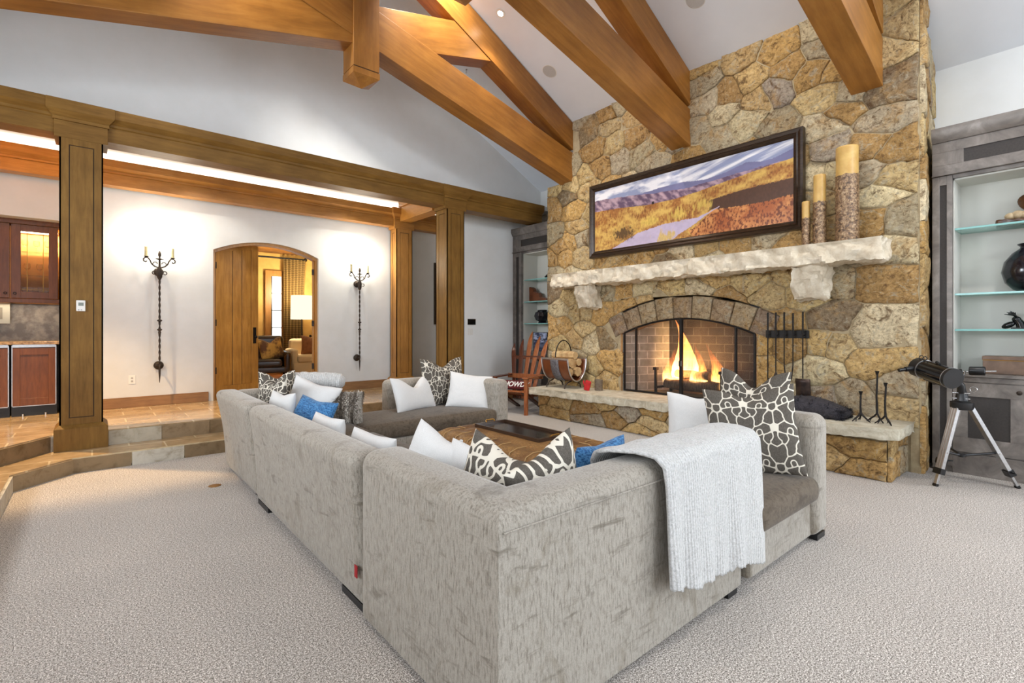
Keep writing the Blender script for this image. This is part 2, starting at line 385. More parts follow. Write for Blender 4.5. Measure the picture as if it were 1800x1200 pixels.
for (a, b, c, d) in RIGHTW:
    nw += 1; w = MB()
    for u0, u1, z0, z1 in ((a, a+.06, c, d), (b-.06, b, c, d), (a, b, c, c+.06), (a, b, d-.06, d), ((a+b)/2-.03, (a+b)/2+.03, c, d)): w.box(7.32, 7.40, u0, u1, z0, z1)
    struct(w.obj('window_%d' % nw, 'beam'))
# steps up to the hall: tread slab with stone risers
def step(name, edge, back, z0, z1, label):
    poly = edge+back
    o = MB().prism(poly[::-1], z0+.02, z1).obj(name, 'tile')
    tag(o, label, 'step')
    r = MB()
    for (a, b) in zip(edge[:-1], edge[1:]):
        A = Vector((*a, 0)); B = Vector((*b, 0)); d = (B-A).normalized(); n = Vector((d.y, -d.x, 0))
        cen = Vector((2, 9, 0))
        if n.dot(cen-A) > 0: n = -n
        L = (B-A).length; k = max(1, round(L/.47)); w = L/k
        for i in range(k):
            p = A+d*(i*w+.003); q = A+d*((i+1)*w-.003)
            r.add([p+n*.012+Vector((0, 0, z0)), q+n*.012+Vector((0, 0, z0)), q-n*.02+Vector((0, 0, z0)), p-n*.02+Vector((0, 0, z0)),
                   p+n*.012+Vector((0, 0, z1-.012)), q+n*.012+Vector((0, 0, z1-.012)), q-n*.02+Vector((0, 0, z1-.012)), p-n*.02+Vector((0, 0, z1-.012))],
                  [(0, 3, 2, 1), (4, 5, 6, 7), (0, 1, 5, 4), (1, 2, 6, 5), (2, 3, 7, 6), (3, 0, 4, 7)])
    me = r.obj('riser_tiles', 'riser', o)
    ca = me.data.color_attributes.new('stone', 'FLOAT_COLOR', 'CORNER')
    pal = [S(196, 190, 176), S(150, 130, 102), S(184, 176, 158), S(208, 204, 192), S(134, 114, 86)]
    cols = []
    for i in range(len(me.data.polygons)//6):
        c = random.choice(pal); cols += [c]*24
    ca.data.foreach_set('color', np.array(cols, dtype=np.float32).ravel())
    return o
MT['riser'] = None
def risermat():
    nt = NT('travertine_riser_blocks'); at = nt.n('ShaderNodeAttribute', _attribute_name='stone'); v = coords(nt)
    f = noise(nt, v, 7, 8, .68, .5)
    c = mixc(nt, 1.0, at.outputs['Color'], ramp(nt, f, [(.32, (.66, .6, .52)), (.5, (1, 1, 1)), (.7, (1.12, 1.12, 1.12))]), 'MULTIPLY')
    bsdf(nt, c, .6, 0, bump(nt, f, .3, .01), .3); return nt.m
MT['riser'] = risermat()
step('stone_step', [(4.92, 6.51), (-.144, 6.51), (-.545, 6.1), (-.545, -6.5)], [(-1.0, -6.5), (-1.0, 6.3), (-.75, 6.55), (-.34, 7.0), (4.92, 7.0)], 0, Z1, 'lower travertine step, first up from the beige carpet')
up = step('stone_landing', [(4.92, 7.0), (-.34, 7.0), (-.68, 6.53), (-1.0, 6.25), (-1.0, -6.5)], [(-3.2, -6.5), (-3.2, 9.5), (7.3, 9.5), (7.3, 7.84), (4.92, 7.84)], 0, Z2, 'raised travertine hall floor reached by the lower step')
up['kind'] = 'structure'
# far hall wall with the arched doorway
arch = []
DX0, DX1, DS, DT = 1.425, 3.02, 2.645, 2.83
c_ = (DX0+DX1)/2; hw = (DX1-DX0)/2; sg = DT-DS; Rr = (hw*hw+sg*sg)/(2*sg); cz = DT-Rr; a0 = math.asin(hw/Rr)
for i in range(17):
    a = -a0+2*a0*i/16; arch.append((c_+Rr*math.sin(a), cz+Rr*math.cos(a)))
w = MB().extr([(-.25, Z2), (DX0, Z2)]+arch+[(DX1, Z2), (7.3, Z2), (7.3, 3.82), (-.25, 3.82)], 8.8, 9.0, 'xz')
struct(w.obj('wall_hall', 'hallwall'))
# bar recess
w = MB(); w.box(-3.2, -.25, 8.8, 9.0, 2.84, 3.82); w.box(-3.2, -.25, 9.42, 9.6, Z2, 2.9); w.box(-.25, -.1, 9.0, 9.6, Z2, 3.82); w.box(-3.2, -.25, 9.0, 9.42, 2.84, 2.9)
struct(w.obj('wall_bar', 'hallwall'))
b = MB()
for (x0, x1) in ((-.25, 1.36), (3.08, 7.3)): b.box(x0, x1, 8.775, 8.8, Z2, Z2+.13); b.box(x0, x1, 8.782, 8.8, Z2+.13, Z2+.145)
struct(b.obj('baseboard_hall', 'base', bevel=.004))
struct(MB().box(4.9, 6.5, 7.655, 7.68, 0, .14).obj('baseboard_left', 'base'))
# ---- header beam
HP = [(7.25, 3.46), (6.985, 3.46), (6.985, 3.615), (6.968, 3.625), (6.968, 3.652), (6.945, 3.664), (6.925, 3.694), (6.915, 3.7), (6.915, 3.80), (7.25, 3.80)]
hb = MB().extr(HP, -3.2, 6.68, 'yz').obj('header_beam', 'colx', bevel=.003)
tag(hb, 'long moulded brown wooden header beam running across the column tops under the white gable', 'beam')
def frus(mb, a, za, b, zb):
    (x0, x1, y0, y1), (X0, X1, Y0, Y1) = a, b
    return mb.add([(x0, y0, za), (x1, y0, za), (x1, y1, za), (x0, y1, za), (X0, Y0, zb), (X1, Y0, zb), (X1, Y1, zb), (X0, Y1, zb)],
                  [(0, 3, 2, 1), (4, 5, 6, 7), (0, 1, 5, 4), (1, 2, 6, 5), (2, 3, 7, 6), (3, 0, 4, 7)])
def column(name, x0, x1, y0, y1, zb, label, mat='colz', cap=True, ztop=3.46, base=.265, sides=('f', 'l', 'r')):
    t = thing(name, label, 'column', ((x0+x1)/2, (y0+y1)/2, zb))
    L = lambda mb: mb
    ox, oy, oz = (x0+x1)/2, (y0+y1)/2, zb
    hx, hy = (x1-x0)/2, (y1-y0)/2; H = ztop-zb
    i = .014
    MB().box(-hx+i, hx-i, -hy+i, hy-i, base, H).obj('core', 'seam', t)
    st = .075*min(1, hx/.17); s = MB(); p = MB(); zl, zh = base+.07, H-.11
    for sd in ('f', 'b', 'l', 'r'):
        W = hx if sd in 'fb' else hy; D = hy if sd in 'fb' else hx
        M = {'f': Matrix.Identity(4), 'b': RZ(PI), 'l': RZ(-PI/2), 'r': RZ(PI/2)}[sd]
        for (u0, u1, w0, w1) in ((-W, -W+st, base, H), (W-st, W, base, H), (-W+st, W-st, base, zl), (-W+st, W-st, zh, H)):
            s.box(u0, u1, -D, -D+i, w0, w1, M)
        g = .008
        p.box(-W+st+g, W-st-g, -D+.004, -D+i, zl+g, zh-g, M)
    s.obj('shaft', mat, t); p.obj('panel', mat, t)
    e = .042; bb = MB(); bb.box(-hx-e, hx+e, -hy-e, hy+e, 0, base-.035); frus(bb, (-hx-e, hx+e, -hy-e, hy+e), base-.035, (-hx-.005, hx+.005, -hy-.005, hy+.005), base+.002)
    bb.obj('base', mat, t, bevel=.003)
    if cap:
        c = MB(); e1 = .04
        c.box(-hx-e1, hx+e1, -hy-.005, hy, H-.045, H+.13)
        c.box(-hx-e1-.012, hx+e1+.012, -hy-.022, hy, H+.13, H+.165)
        frus(c, (-hx-e1-.012, hx+e1+.012, -hy-.022, hy), H+.165, (-hx-e1-.06, hx+e1+.06, -hy-.065, hy), H+.225)
        c.box(-hx-e1-.06, hx+e1+.06, -hy-.065, hy, H+.225, H+.335)
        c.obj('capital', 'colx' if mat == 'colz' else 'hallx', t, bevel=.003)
    return t
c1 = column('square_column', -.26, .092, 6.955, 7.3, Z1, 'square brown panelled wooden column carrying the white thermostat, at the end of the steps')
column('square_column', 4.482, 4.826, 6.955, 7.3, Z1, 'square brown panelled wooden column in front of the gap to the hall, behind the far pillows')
th = thing('thermostat', 'small white square thermostat mounted on the left wooden column', 'thermostat', (-.09, 6.954, 1.665))
MB().box(-.037, .037, -.014, 0, -.058, .058).obj('housing', 'white', th, bevel=.005)
MB().box(-.02, .022, -.016, -.013, .0, .034).obj('display', simple('lcd_grey', S(120, 126, 116), rough=.3), th)
q = MB()
for x in (-.022, .0): q.box(x, x+.01, -.016, -.013, -.046, -.04)
q.obj('button', 'plastic', th)
# ---- far hall beam, post and cross beam
FP = [(8.72, 3.348), (8.545, 3.348), (8.545, 3.5), (8.53, 3.508), (8.53, 3.53), (8.50, 3.57), (8.49, 3.58), (8.49, 3.678), (8.72, 3.678)]
fb = MB().extr(FP, -3.2, 7.3, 'yz').obj('cove_beam', 'hallx', bevel=.003); tag(fb, 'moulded amber beam along the far hall wall with glowing cove above', 'beam')
t3 = column('hall_pilaster', 4.36, 4.69, 8.50, 8.75, Z2, 'amber panelled pilaster against the far hall wall right of the second sconce', 'hallz', True, 3.35, .2)
cb = MB(); cb.box(4.42, 4.64, 7.32, 8.49, 3.44, 3.82); cb.box(4.39, 4.67, 7.32, 8.49, 3.7, 3.82)
tag(cb.obj('cross_beam', 'hally', bevel=.003), 'short amber beam crossing the hall ceiling from column to far beam', 'beam')
# ------------------------------------------------------------------ roof trusses
def bar2(mb, x0, z0, x1, z1, dep, y0, y1, M=None):
    # parallelogram timber: lower edge from (x0,z0) to (x1,z1), vertical depth dep
    return mb.extr([(x0, z0), (x1, z1), (x1, z1+dep), (x0, z0+dep)], y0, y1, 'xz', M)
def truss(yf, label, pend=True):
    t = thing('roof_truss', label, 'truss', (RIDGE, yf, 0))
    w = .28; X = 6.2-RIDGE
    def timber(name, x0, z0, x1, z1, dep, ya, yb):
        # local x along the timber so the grain follows it
        L = math.hypot(x1-x0, z1-z0); an = math.atan2(z1-z0, x1-x0)
        mb = MB(); R_ = RY(an)  # maps world direction to local
        pts = [(x0, z0), (x1, z1), (x1, z1+dep), (x0, z0+dep)]
        loc = [(R_ @ Vector((p[0]-x0, 0, p[1]-z0))) for p in pts]
        mb.extr([(p.x, p.z) for p in loc], ya, yb, 'xz')
        o = mb.obj(name, 'beam', t, bevel=.006)
        o.location = (x0, 0, z0); o.rotation_euler = (0, -an, 0)
        return o
    zc = 4.80
    for sg in (1, -1):
        timber('rafter', 0, roofz(RIDGE)-.46, sg*X*(1 if sg > 0 else 1.25), roofz(RIDGE)-.46-SL*X*(1 if sg > 0 else 1.25), .45, .0, w)
    timber('scissor_chord', -2.05, zc-.045+.275*2.05+.0, 0, zc+.0, .01, .1, .11) if False else None
    # chords cross at the post and run on up to the opposite rafter
    s = .279
    timber('scissor_chord', -1.93, zc+.06+s*1.93-.0, X, 3.895, .49, .0, w)
    timber('scissor_chord', 1.93, 4.86+.245*1.93, -X*1.2, 4.86-.238*X*1.2, .49, .012, w-.012)
    p = MB(); a = .163
    p.box(-a, a, -.02, w+.02, 4.56, RZ_-.03)
    o = p.obj('king_post', 'beamz', t, bevel=.004)
    p = MB(); p.box(-a-.004, a+.004, -.024, w+.024, 4.475, 4.545)
    cx, cy = 0, w/2
    p.add([(-a-.004, -.024, 4.475), (a+.004, -.024, 4.475), (a+.004, w+.024, 4.475), (-a-.004, w+.024, 4.475), (0, cy, 4.375)], [(0, 1, 4), (1, 2, 4), (2, 3, 4), (3, 0, 4)])
    p.obj('pendant', 'beamz', t)
    p = MB(); p.box(-a+.006, a-.006, -.014, w+.014, 4.543, 4.562); p.obj('groove', 'seam', t)
    return t
truss(5.72, 'farthest scissor truss of amber timber, in front of the white gable')
truss(3.565, 'middle scissor truss of amber timber landing above the framed landscape')
truss(1.42, 'nearest scissor truss of amber timber, landing on the stone above the tall candles')
# recessed lights, speakers in the slope
def on_roof(x, y, off=0):
    n = Vector((SL, 0, 1)).normalized()
    M = Matrix.Translation((x, y, roofz(x)) - n*off) if False else Matrix.Translation(Vector((x, y, roofz(x)))-n*off)
    return M @ Matrix.Rotation(math.atan(SL), 4, 'Y')
def rlight(x, y, label):
    t = thing('recessed_light', label, 'light', group='recessed ceiling lights'); t.matrix_world = on_roof(x, y)
    MB().lathe([(.04, -.002), (.07, -.002), (.07, -.008), (.04, -.008), (.04, -.002)], 24, cap=False).obj('trim_ring', 'white', t, True)
    MB().lathe([(.0001, -.006), (.04, -.006), (.04, -.003), (.0001, -.003)], 20, cap=False).obj('bulb', emit('lamp_glow', (1, .93, .8, 1), 40), t)
    L = bpy.data.lights.new('downlight', 'SPOT'); L.energy = 60; L.spot_size = 1.7; L.color = (1, .86, .66); L.shadow_soft_size = .05; L.spot_blend = .6
    o = bpy.data.objects.new('lamp', L); COL.objects.link(o); o.location = Vector((x, y, roofz(x)-.05))
    return t
rlight(4.37, 5.41, 'small bright recessed light in the sloping ceiling between the trusses')
def speaker(x, y, label):
    t = thing('ceiling_speaker', label, 'speaker', group='round ceiling speakers'); t.matrix_world = on_roof(x, y)
    MB().lathe([(.105, 0), (.115, -.004), (.105, -.008)], 32, cap=False).obj('rim', 'white', t, True)
    MB().lathe([(.0001, -.006), (.105, -.006)], 32, cap=False).obj('grille', simple('speaker_mesh', S(196, 194, 190), S(182, 180, 176), 200, rough=.7), t)
speaker(5.325, 5.404, 'round grey speaker grille in the ceiling slope between the two far trusses')
speaker(5.42, 3.06, 'round speaker grille cut by the top of the frame, above the framed picture')
nz = MB(); nz.lathe([(.012, 0), (.02, -.004), (.006, -.012), (.008, -.05), (.018, -.055)], 12)
o = nz.obj('fire_sprinkler', 'chrome'); o.location = (4.69, 6.7, roofz(4.69)-.0); tag(o, 'tiny metal fire sprinkler head in the ceiling behind the farthest truss', 'sprinkler')
# ------------------------------------------------------------------ stone masonry
def clip(poly, nx, ny, c):   # keep points with nx*x+ny*y<=c
    out = []
    for i in range(len(poly)):
        a = poly[i]; b = poly[(i+1) % len(poly)]
        da = nx*a[0]+ny*a[1]-c; db = nx*b[0]+ny*b[1]-c
        if da <= 0: out.append(a)
        if (da < 0) != (db < 0) and da != db:
            t = da/(da-db); out.append((a[0]+(b[0]-a[0])*t, a[1]+(b[1]-a[1])*t))
    return out
from mathutils import noise as mnoise
def fbm(x, y, z=0, o=4):
    v = 0; a = 1; s = 0
    for i in range(o):
        v += a*mnoise.noise(Vector((x, y, z))); s += a; a *= .5; x *= 2; y *= 2; z *= 2
    return v/s
PAL = [(S(196, 172, 126), 5), (S(188, 152, 96), 5), (S(172, 158, 132), 4), (S(134, 116, 92), 2), (S(206, 190, 156), 4), (S(168, 134, 86), 4), (S(154, 142, 126), 2), (S(192, 162, 112), 4)]
PALC = [c for c, n in PAL for _ in range(n)]
def stones(mb, cols, s0, s1, t0, t1, aw, ah, to3d, push, height=.04, seed=1, lloyd=1):
    r = random.Random(seed); ns = max(1, round((s1-s0)/aw)); nt_ = max(1, round((t1-t0)/ah)); sites = []
    for j in range(nt_):
        for i in range(ns):
            if r.random() < .16 and ns > 3: continue
            off = .5*(j % 2)
            sites.append((s0+(i+.25+off*.5+r.uniform(-.55, .55)+.12)*(s1-s0)/ns, t0+(j+.5+r.uniform(-.55, .55))*(t1-t0)/nt_))
    asp = ah/aw
    def cells(sites):
        res = []
        for k, (x, y) in enumerate(sites):
            near = sorted(((u-x)**2*asp*asp+(v-y)**2, u, v) for n_, (u, v) in enumerate(sites) if n_ != k)[:22]
            p = [(s0, t0), (s1, t0), (s1, t1), (s0, t1)]
            for _, u, v in near:
                nx = (u-x)*asp*asp; ny = v-y
                c = nx*(u+x)/2+ny*(v+y)/2
                p = clip(p, nx, ny, c)
                if len(p) < 3: break
            res.append(p)
        return res
    for it in range(lloyd):
        cs = cells(sites); ns2 = []
        for (x, y), p in zip(sites, cs):
            if len(p) < 3: continue
            cx = sum(q[0] for q in p)/len(p); cy = sum(q[1] for q in p)/len(p)
            ns2.append((x*.6+cx*.4, y*.6+cy*.4))
        sites = ns2
    for p in cells(sites):
        if len(p) < 3: continue
        if push:
            ccx = sum(q[0] for q in p)/len(p); ccy = sum(q[1] for q in p)/len(p); q = push(ccx, ccy)
            if math.hypot(q[0]-ccx, q[1]-ccy) > .07: continue
        pts = []
        for i in range(len(p)):
            a = p[i]; b = p[(i+1) % len(p)]; L = math.hypot(b[0]-a[0], b[1]-a[1]); k = max(1, int(L/.045))
            for q in range(k): pts.append((a[0]+(b[0]-a[0])*q/k, a[1]+(b[1]-a[1])*q/k))
        # wobble the joint, same function for both neighbours
        pts = [(x+.045*fbm(x*4, y*4, 3.1)+.02*fbm(x*15, y*15, 1.1), y+.045*fbm(x*4, y*4, 7.7)+.02*fbm(x*15, y*15, 5.7)) for x, y in pts]
        if push:
            pts = [push(x, y) for x, y in pts]
        pts = [(min(max(x, s0), s1), min(max(y, t0), t1)) for x, y in pts]
        A = .5*sum(pts[i][0]*pts[(i+1) % len(pts)][1]-pts[(i+1) % len(pts)][0]*pts[i][1] for i in range(len(pts)))
        if abs(A) < .004: continue
        cx = sum(q[0] for q in pts)/len(pts); cy = sum(q[1] for q in pts)/len(pts)
        # round the corners a little
        for _ in range(0): pts = [((pts[i-1][0]+2*pts[i][0]+pts[(i+1) % len(pts)][0])/4, (pts[i-1][1]+2*pts[i][1]+pts[(i+1) % len(pts)][1])/4) for i in range(len(pts))]
        rad = math.sqrt(abs(A)/PI)
        h = height*r.uniform(.92, 1.4); ta = r.uniform(-.05, .05); tb = r.uniform(-.06, .06)
        sd = r.uniform(0, 50)
        rings = []
        gap = r.uniform(.001, .005)
        for ins, dd in ((gap, 0), (gap+.002, h*.7), (gap+.011, h)):
            ring = []
            for x, y in pts:
                d = math.hypot(x-cx, y-cy); k = max(0, 1-ins/max(d, 1e-4))
                X, Y = cx+(x-cx)*k, cy+(y-cy)*k
                ring.append((X, Y, dd+(0 if dd == 0 else ta*(X-cx)+tb*(Y-cy)+.012*fbm(X*9, Y*9, sd)*(dd/h))))
            rings.append(ring)
        for k in (.66, .33):
            rings.append([(cx+(x-cx)*k, cy+(y-cy)*k, h+.006+ta*(x-cx)*k+tb*(y-cy)*k+.022*fbm((cx+(x-cx)*k)*8, (cy+(y-cy)*k)*8, sd)) for x, y in pts])
        n = len(pts); o = len(mb.v)
        for ring in rings:
            for x, y, d in ring: mb.v.append(tuple(to3d(x, y, d)))
        mb.v.append(tuple(to3d(cx, cy, h+.008+.022*fbm(cx*8, cy*8, sd)))); last = len(mb.v)-1
        nf0 = len(mb.f)
        for k in range(len(rings)-1):
            for i in range(n): mb.f.append((o+k*n+i, o+k*n+(i+1) % n, o+(k+1)*n+(i+1) % n, o+(k+1)*n+i))
        k = len(rings)-1
        for i in range(n): mb.f.append((o+k*n+i, o+k*n+(i+1) % n, last))
        c = r.choice(PALC); j = r.uniform(.86, 1.12); c = (c[0]*j, c[1]*j, c[2]*j*r.uniform(.93, 1.05), 1)
        cols.append((len(mb.f)-nf0, c))
def stone_obj(mb, cols, name, parent):
    o = mb.obj(name, 'stone', parent, 60)
    ca = o.data.color_attributes.new('stone', 'FLOAT_COLOR', 'FACE' if False else 'CORNER')
    fc = []
    for n, c in cols: fc += [c]*n
    arr = []
    for p, c in zip(o.data.polygons, fc): arr += list(c)*p.loop_total
    ca.data.foreach_set('color', np.array(arr, dtype=np.float32))
    return o
FY0, FY1, FZ0, FZS, FZT = 2.70, 4.67, .49, 1.366, 1.57
fyc = (FY0+FY1)/2; fhw = (FY1-FY0)/2; fsg = FZT-FZS; FR = (fhw**2+fsg**2)/(2*fsg); fcz = FZT-FR; fa0 = math.asin(fhw/FR)
RO = FR+.31; AMAX = math.radians(27.5)
def push_front(y, z):
    if z > 3.93 and y > 5.73:
        if z-3.93 < y-5.73: z = 3.93
        else: y = 5.73
    dy = y-fyc; dz = z-fcz; d = math.hypot(dy, dz); a = math.atan2(dy, dz)
    if abs(a) < AMAX and d < RO and d > FR-.02 and z > 1.2:
        return fyc+dy/d*RO, fcz+dz/d*RO
    if z < FZS+.05 and abs(dy) < fhw+.01: return fyc+(fhw+.01)*(1 if dy > 0 else -1), z
    if abs(dy) < fhw+.01 and d <= FR: return fyc+(fhw+.01)*(1 if dy > 0 else -1), z
    return y, z
ch = thing('stone_chimney', 'tall fieldstone chimney breast with an arched firebox opening', 'fireplace', (6.22, 3.7, 0))
mb = MB(); cols = []
stones(mb, cols, 1.13, 6.33, .44, 4.93, .37, .285, lambda y, z, d: (6.215-d-6.22, y-3.7, z), push_front, .035, 11)
nv = 9
for k in range(nv):
    a = -AMAX+2*AMAX*k/nv; b = -AMAX+2*AMAX*(k+1)/nv; o = len(mb.v); n0 = len(mb.f)
    r0 = FR; r1 = RO-.006; g = .0022
    pts = []
    ro = RO-.006-.03*((k*37 % 5)/5)
    for rr, aa in ((r0, a+g), (r0, (a+b)/2), (r0, b-g), ((r0+ro)/2, b-g), (ro, b-g), (ro, (a+b)/2), (ro, a+g), ((r0+ro)/2, a+g)):
        pts.append((fyc+rr*math.sin(aa), fcz+rr*math.cos(aa)))
    cx = sum(p[0] for p in pts)/8; cy = sum(p[1] for p in pts)/8
    for dd, ins in ((-.25, 0), (.03, 0), (.045, .014)):
        for x, y in pts:
            dl = math.hypot(x-cx, y-cy); kk = 1-ins/dl
            mb.v.append((6.215-dd-6.22-.006*fbm(x*9, y*9, k), cx+(x-cx)*kk-3.7, cy+(y-cy)*kk))
    mb.v.append((6.215-.055-6.22, cx-3.7, cy))
    for q in range(2):
        for i in range(8): mb.f.append((o+q*8+i, o+q*8+(i+1) % 8, o+(q+1)*8+(i+1) % 8, o+(q+1)*8+i))
    for i in range(8): mb.f.append((o+16+i, o+16+(i+1) % 8, o+24))
    cols.append((len(mb.f)-n0, random.choice([S(158, 136, 110), S(170, 150, 120), S(146, 126, 108)])))
stone_obj(mb, cols, 'face_stones', ch)
mb = MB(); cols = []
def push_side(x, z):
    zr = roofz(x)-.02
    return (x, min(z, zr))
stones(mb, cols, 6.19, 7.28, 0.0, 4.9, .36, .34, lambda x, z, d: (x-6.22, 1.13+.10*(x-6.22)/1.08-d-3.7, z), push_side, .03, 5)
stone_obj(mb, cols, 'side_stones', ch)
# core of the chimney with the firebox hollow
k = MB()
def core(y0, y1, z0, z1, x0=6.193):
    k.extr([(x0-6.22, z0), (1.06, z0), (1.06, min(z1, roofz(7.28)-.02)), (x0-6.22, min(z1, roofz(x0)-.02))], y0-3.7, y1-3.7, 'xz')
core(4.73, 6.31, 0, 3.92); core(1.24, 2.64, 0, 5); core(2.64, 4.73, 1.88, 5); core(4.73, 5.72, 3.92, 5); core(2.64, 4.73, 0, .47)
core(2.64, 4.73, .47, 1.88, 6.98); core(1.15, 1.24, 0, 3, 6.225) if False else None
k.box(-.012, .6, 1.15-3.7, 1.24-3.7, 0, 4.5); k.box(-.022, .04, 1.118-3.7, 1.2-3.7, 0, 4.8)
# spandrels above the arch
ar = [(fyc-fhw*1.06, FZS), (fyc+fhw*1.06, FZS)]
k.obj('mortar_bed', 'mortar', ch)
f = MB()
# firebox lining (splayed)
yb0, yb1, xb = 3.02, 4.35, 6.92
f.box(xb-6.22, xb+.05-6.22, yb0-3.7, yb1-3.7, .47, 1.9)
o = f.obj('firebox_back', 'firebrick', ch)
f = MB()
f.add([(.03, 4.68-3.7, .47), (xb-6.22, yb1-3.7, .47), (xb-6.22, yb1-3.7, 1.9), (.03, 4.68-3.7, 1.9), (.03, 4.75-3.7, .47), (.76, yb1+.06-3.7, .47), (.76, yb1+.06-3.7, 1.9), (.03, 4.75-3.7, 1.9)], [(0, 1, 2, 3), (4, 7, 6, 5), (0, 4, 5, 1), (3, 2, 6, 7), (1, 5, 6, 2), (0, 3, 7, 4)])
f.obj('firebox_side', 'firebrickx', ch); f = MB()
f.add([(.03, 2.69-3.7, .47), (xb-6.22, yb0-3.7, .47), (xb-6.22, yb0-3.7, 1.9), (.03, 2.69-3.7, 1.9), (.03, 2.62-3.7, .47), (.76, yb0-.06-3.7, .47), (.76, yb0-.06-3.7, 1.9), (.03, 2.62-3.7, 1.9)], [(0, 3, 2, 1), (4, 5, 6, 7), (0, 1, 5, 4), (3, 7, 6, 2), (1, 2, 6, 5), (0, 4, 7, 3)])
f.obj('firebox_side', 'firebrickx', ch)
MB().box(.0, .72, 2.66-3.7, 4.72-3.7, 1.66, 1.72).obj('smoke_shelf', 'black', ch)
# ---- hearth bench
hx = thing('raised_hearth', 'raised stone hearth bench with a pale limestone slab along the chimney foot', 'hearth', (5.9, 3.6, 0))
mb = MB(); cols = []
stones(mb, cols, 1.26, 5.96, 0, .37, .40, .19, lambda y, z, d: (5.64-d-5.9, y-3.6, z), None, .03, 21)
for a in [0]:
    stones(mb, cols, 5.62, 6.2, 0, .40, .28, .2, lambda x, z, d: (x-5.9, 1.26-d-3.6+.0, z), None, .03, 33)
stone_obj(mb, cols, 'base_stones', hx)
MB().box(5.645-5.9, 6.17-5.9, 1.27-3.6, 5.96-3.6, 0, .38).obj('mortar_bed', 'mortar', hx)
def rough(nx, ny, nz, dims, amp, seed, fn=None, facet=.0, fr=6):
    x0, x1, y0, y1, z0, z1 = dims; mb = MB(); idx = {}
    def vid(i, j, k):
        if (i, j, k) not in idx:
            u, v, w = i/nx, j/ny, k/nz
            x = x0+(x1-x0)*u; y = y0+(y1-y0)*v; z = z0+(z1-z0)*w
            p = Vector((x, y, z)); c = Vector(((x0+x1)/2, (y0+y1)/2, (z0+z1)/2))
            n = Vector(((-1 if i == 0 else 1 if i == nx else 0), (-1 if j == 0 else 1 if j == ny else 0), (-1 if k == 0 else 1 if k == nz else 0)))
            edge = sum(1 for q in n if q)
            if n.length: n.normalize()
            q = p*fr+Vector((seed, seed*2, 0))
            cell = mnoise.cell(q*1.2)
            dsp = fbm(q.x, q.y, q.z, 3)*amp-(abs(fbm(q.x*1.7, q.y*1.7, q.z*1.7+9, 2)))*amp*1.1-(.008 if edge > 1 else 0)
            if fn: dsp *= fn(p, n)
            idx[(i, j, k)] = len(mb.v); mb.v.append(tuple(p+n*dsp))
        return idx[(i, j, k)]
    for i in range(nx):
        for j in range(ny):
            for k_ in (0, nz):
                mb.f.append((vid(i, j, k_), vid(i+1, j, k_), vid(i+1, j+1, k_), vid(i, j+1, k_)))
    for i in range(nx):
        for k_ in range(nz):
            for j in (0, ny): mb.f.append((vid(i, j, k_), vid(i+1, j, k_), vid(i+1, j, k_+1), vid(i, j, k_+1)))
    for j in range(ny):
        for k_ in range(nz):
            for i in (0, nx): mb.f.append((vid(i, j, k_), vid(i, j+1, k_), vid(i, j+1, k_+1), vid(i, j, k_+1)))
    return mb
sl = rough(10, 110, 5, (5.475, 6.2, 1.16, 6.05, .375, .49), .03, 3, lambda p, n: (.12 if n.z > .5 else 1))
HZ = lambda y: .462+(6.03-y)*.0095
sl.v = [(x-5.9-(.0 if y > 1.5 else 0)+(.10*(1-(y-1.16)/.3) if (x < 5.6 and y < 1.46) else 0), y-3.6, z-.49+HZ(y)) for x, y, z in sl.v]
sl.obj('slab', 'hearth', hx, 40)
mt = thing('mantel_shelf', 'thick chiselled cream limestone mantel shelf across the chimney', 'mantel', (6, 3.6, 2.2))
sl = rough(14, 150, 8, (5.79, 6.2, 1.34, 5.87, 2.095, 2.318), .055, 8, lambda p, n: (.1 if n.z > .5 else 1.0))
sl.v = [(x-6, y-3.6, z-2.2) for x, y, z in sl.v]; sl.obj('shelf', 'mantel', mt, 30)
for (a, b) in ((1.86, 2.2), (5.08, 5.42)):
    sl = rough(10, 10, 10, (5.86, 6.2, a, b, 1.74, 2.11), .07, a)
    out = []
    for x, y, z in sl.v:
        w = (z-1.74)/.37; x2 = 6.2-(6.2-x)*(.62+.38*min(1, w*1.5)); out.append((x2-6, y-3.6, z-2.2))
    sl.v = out; sl.obj('corbel', 'mantel', mt, 30)
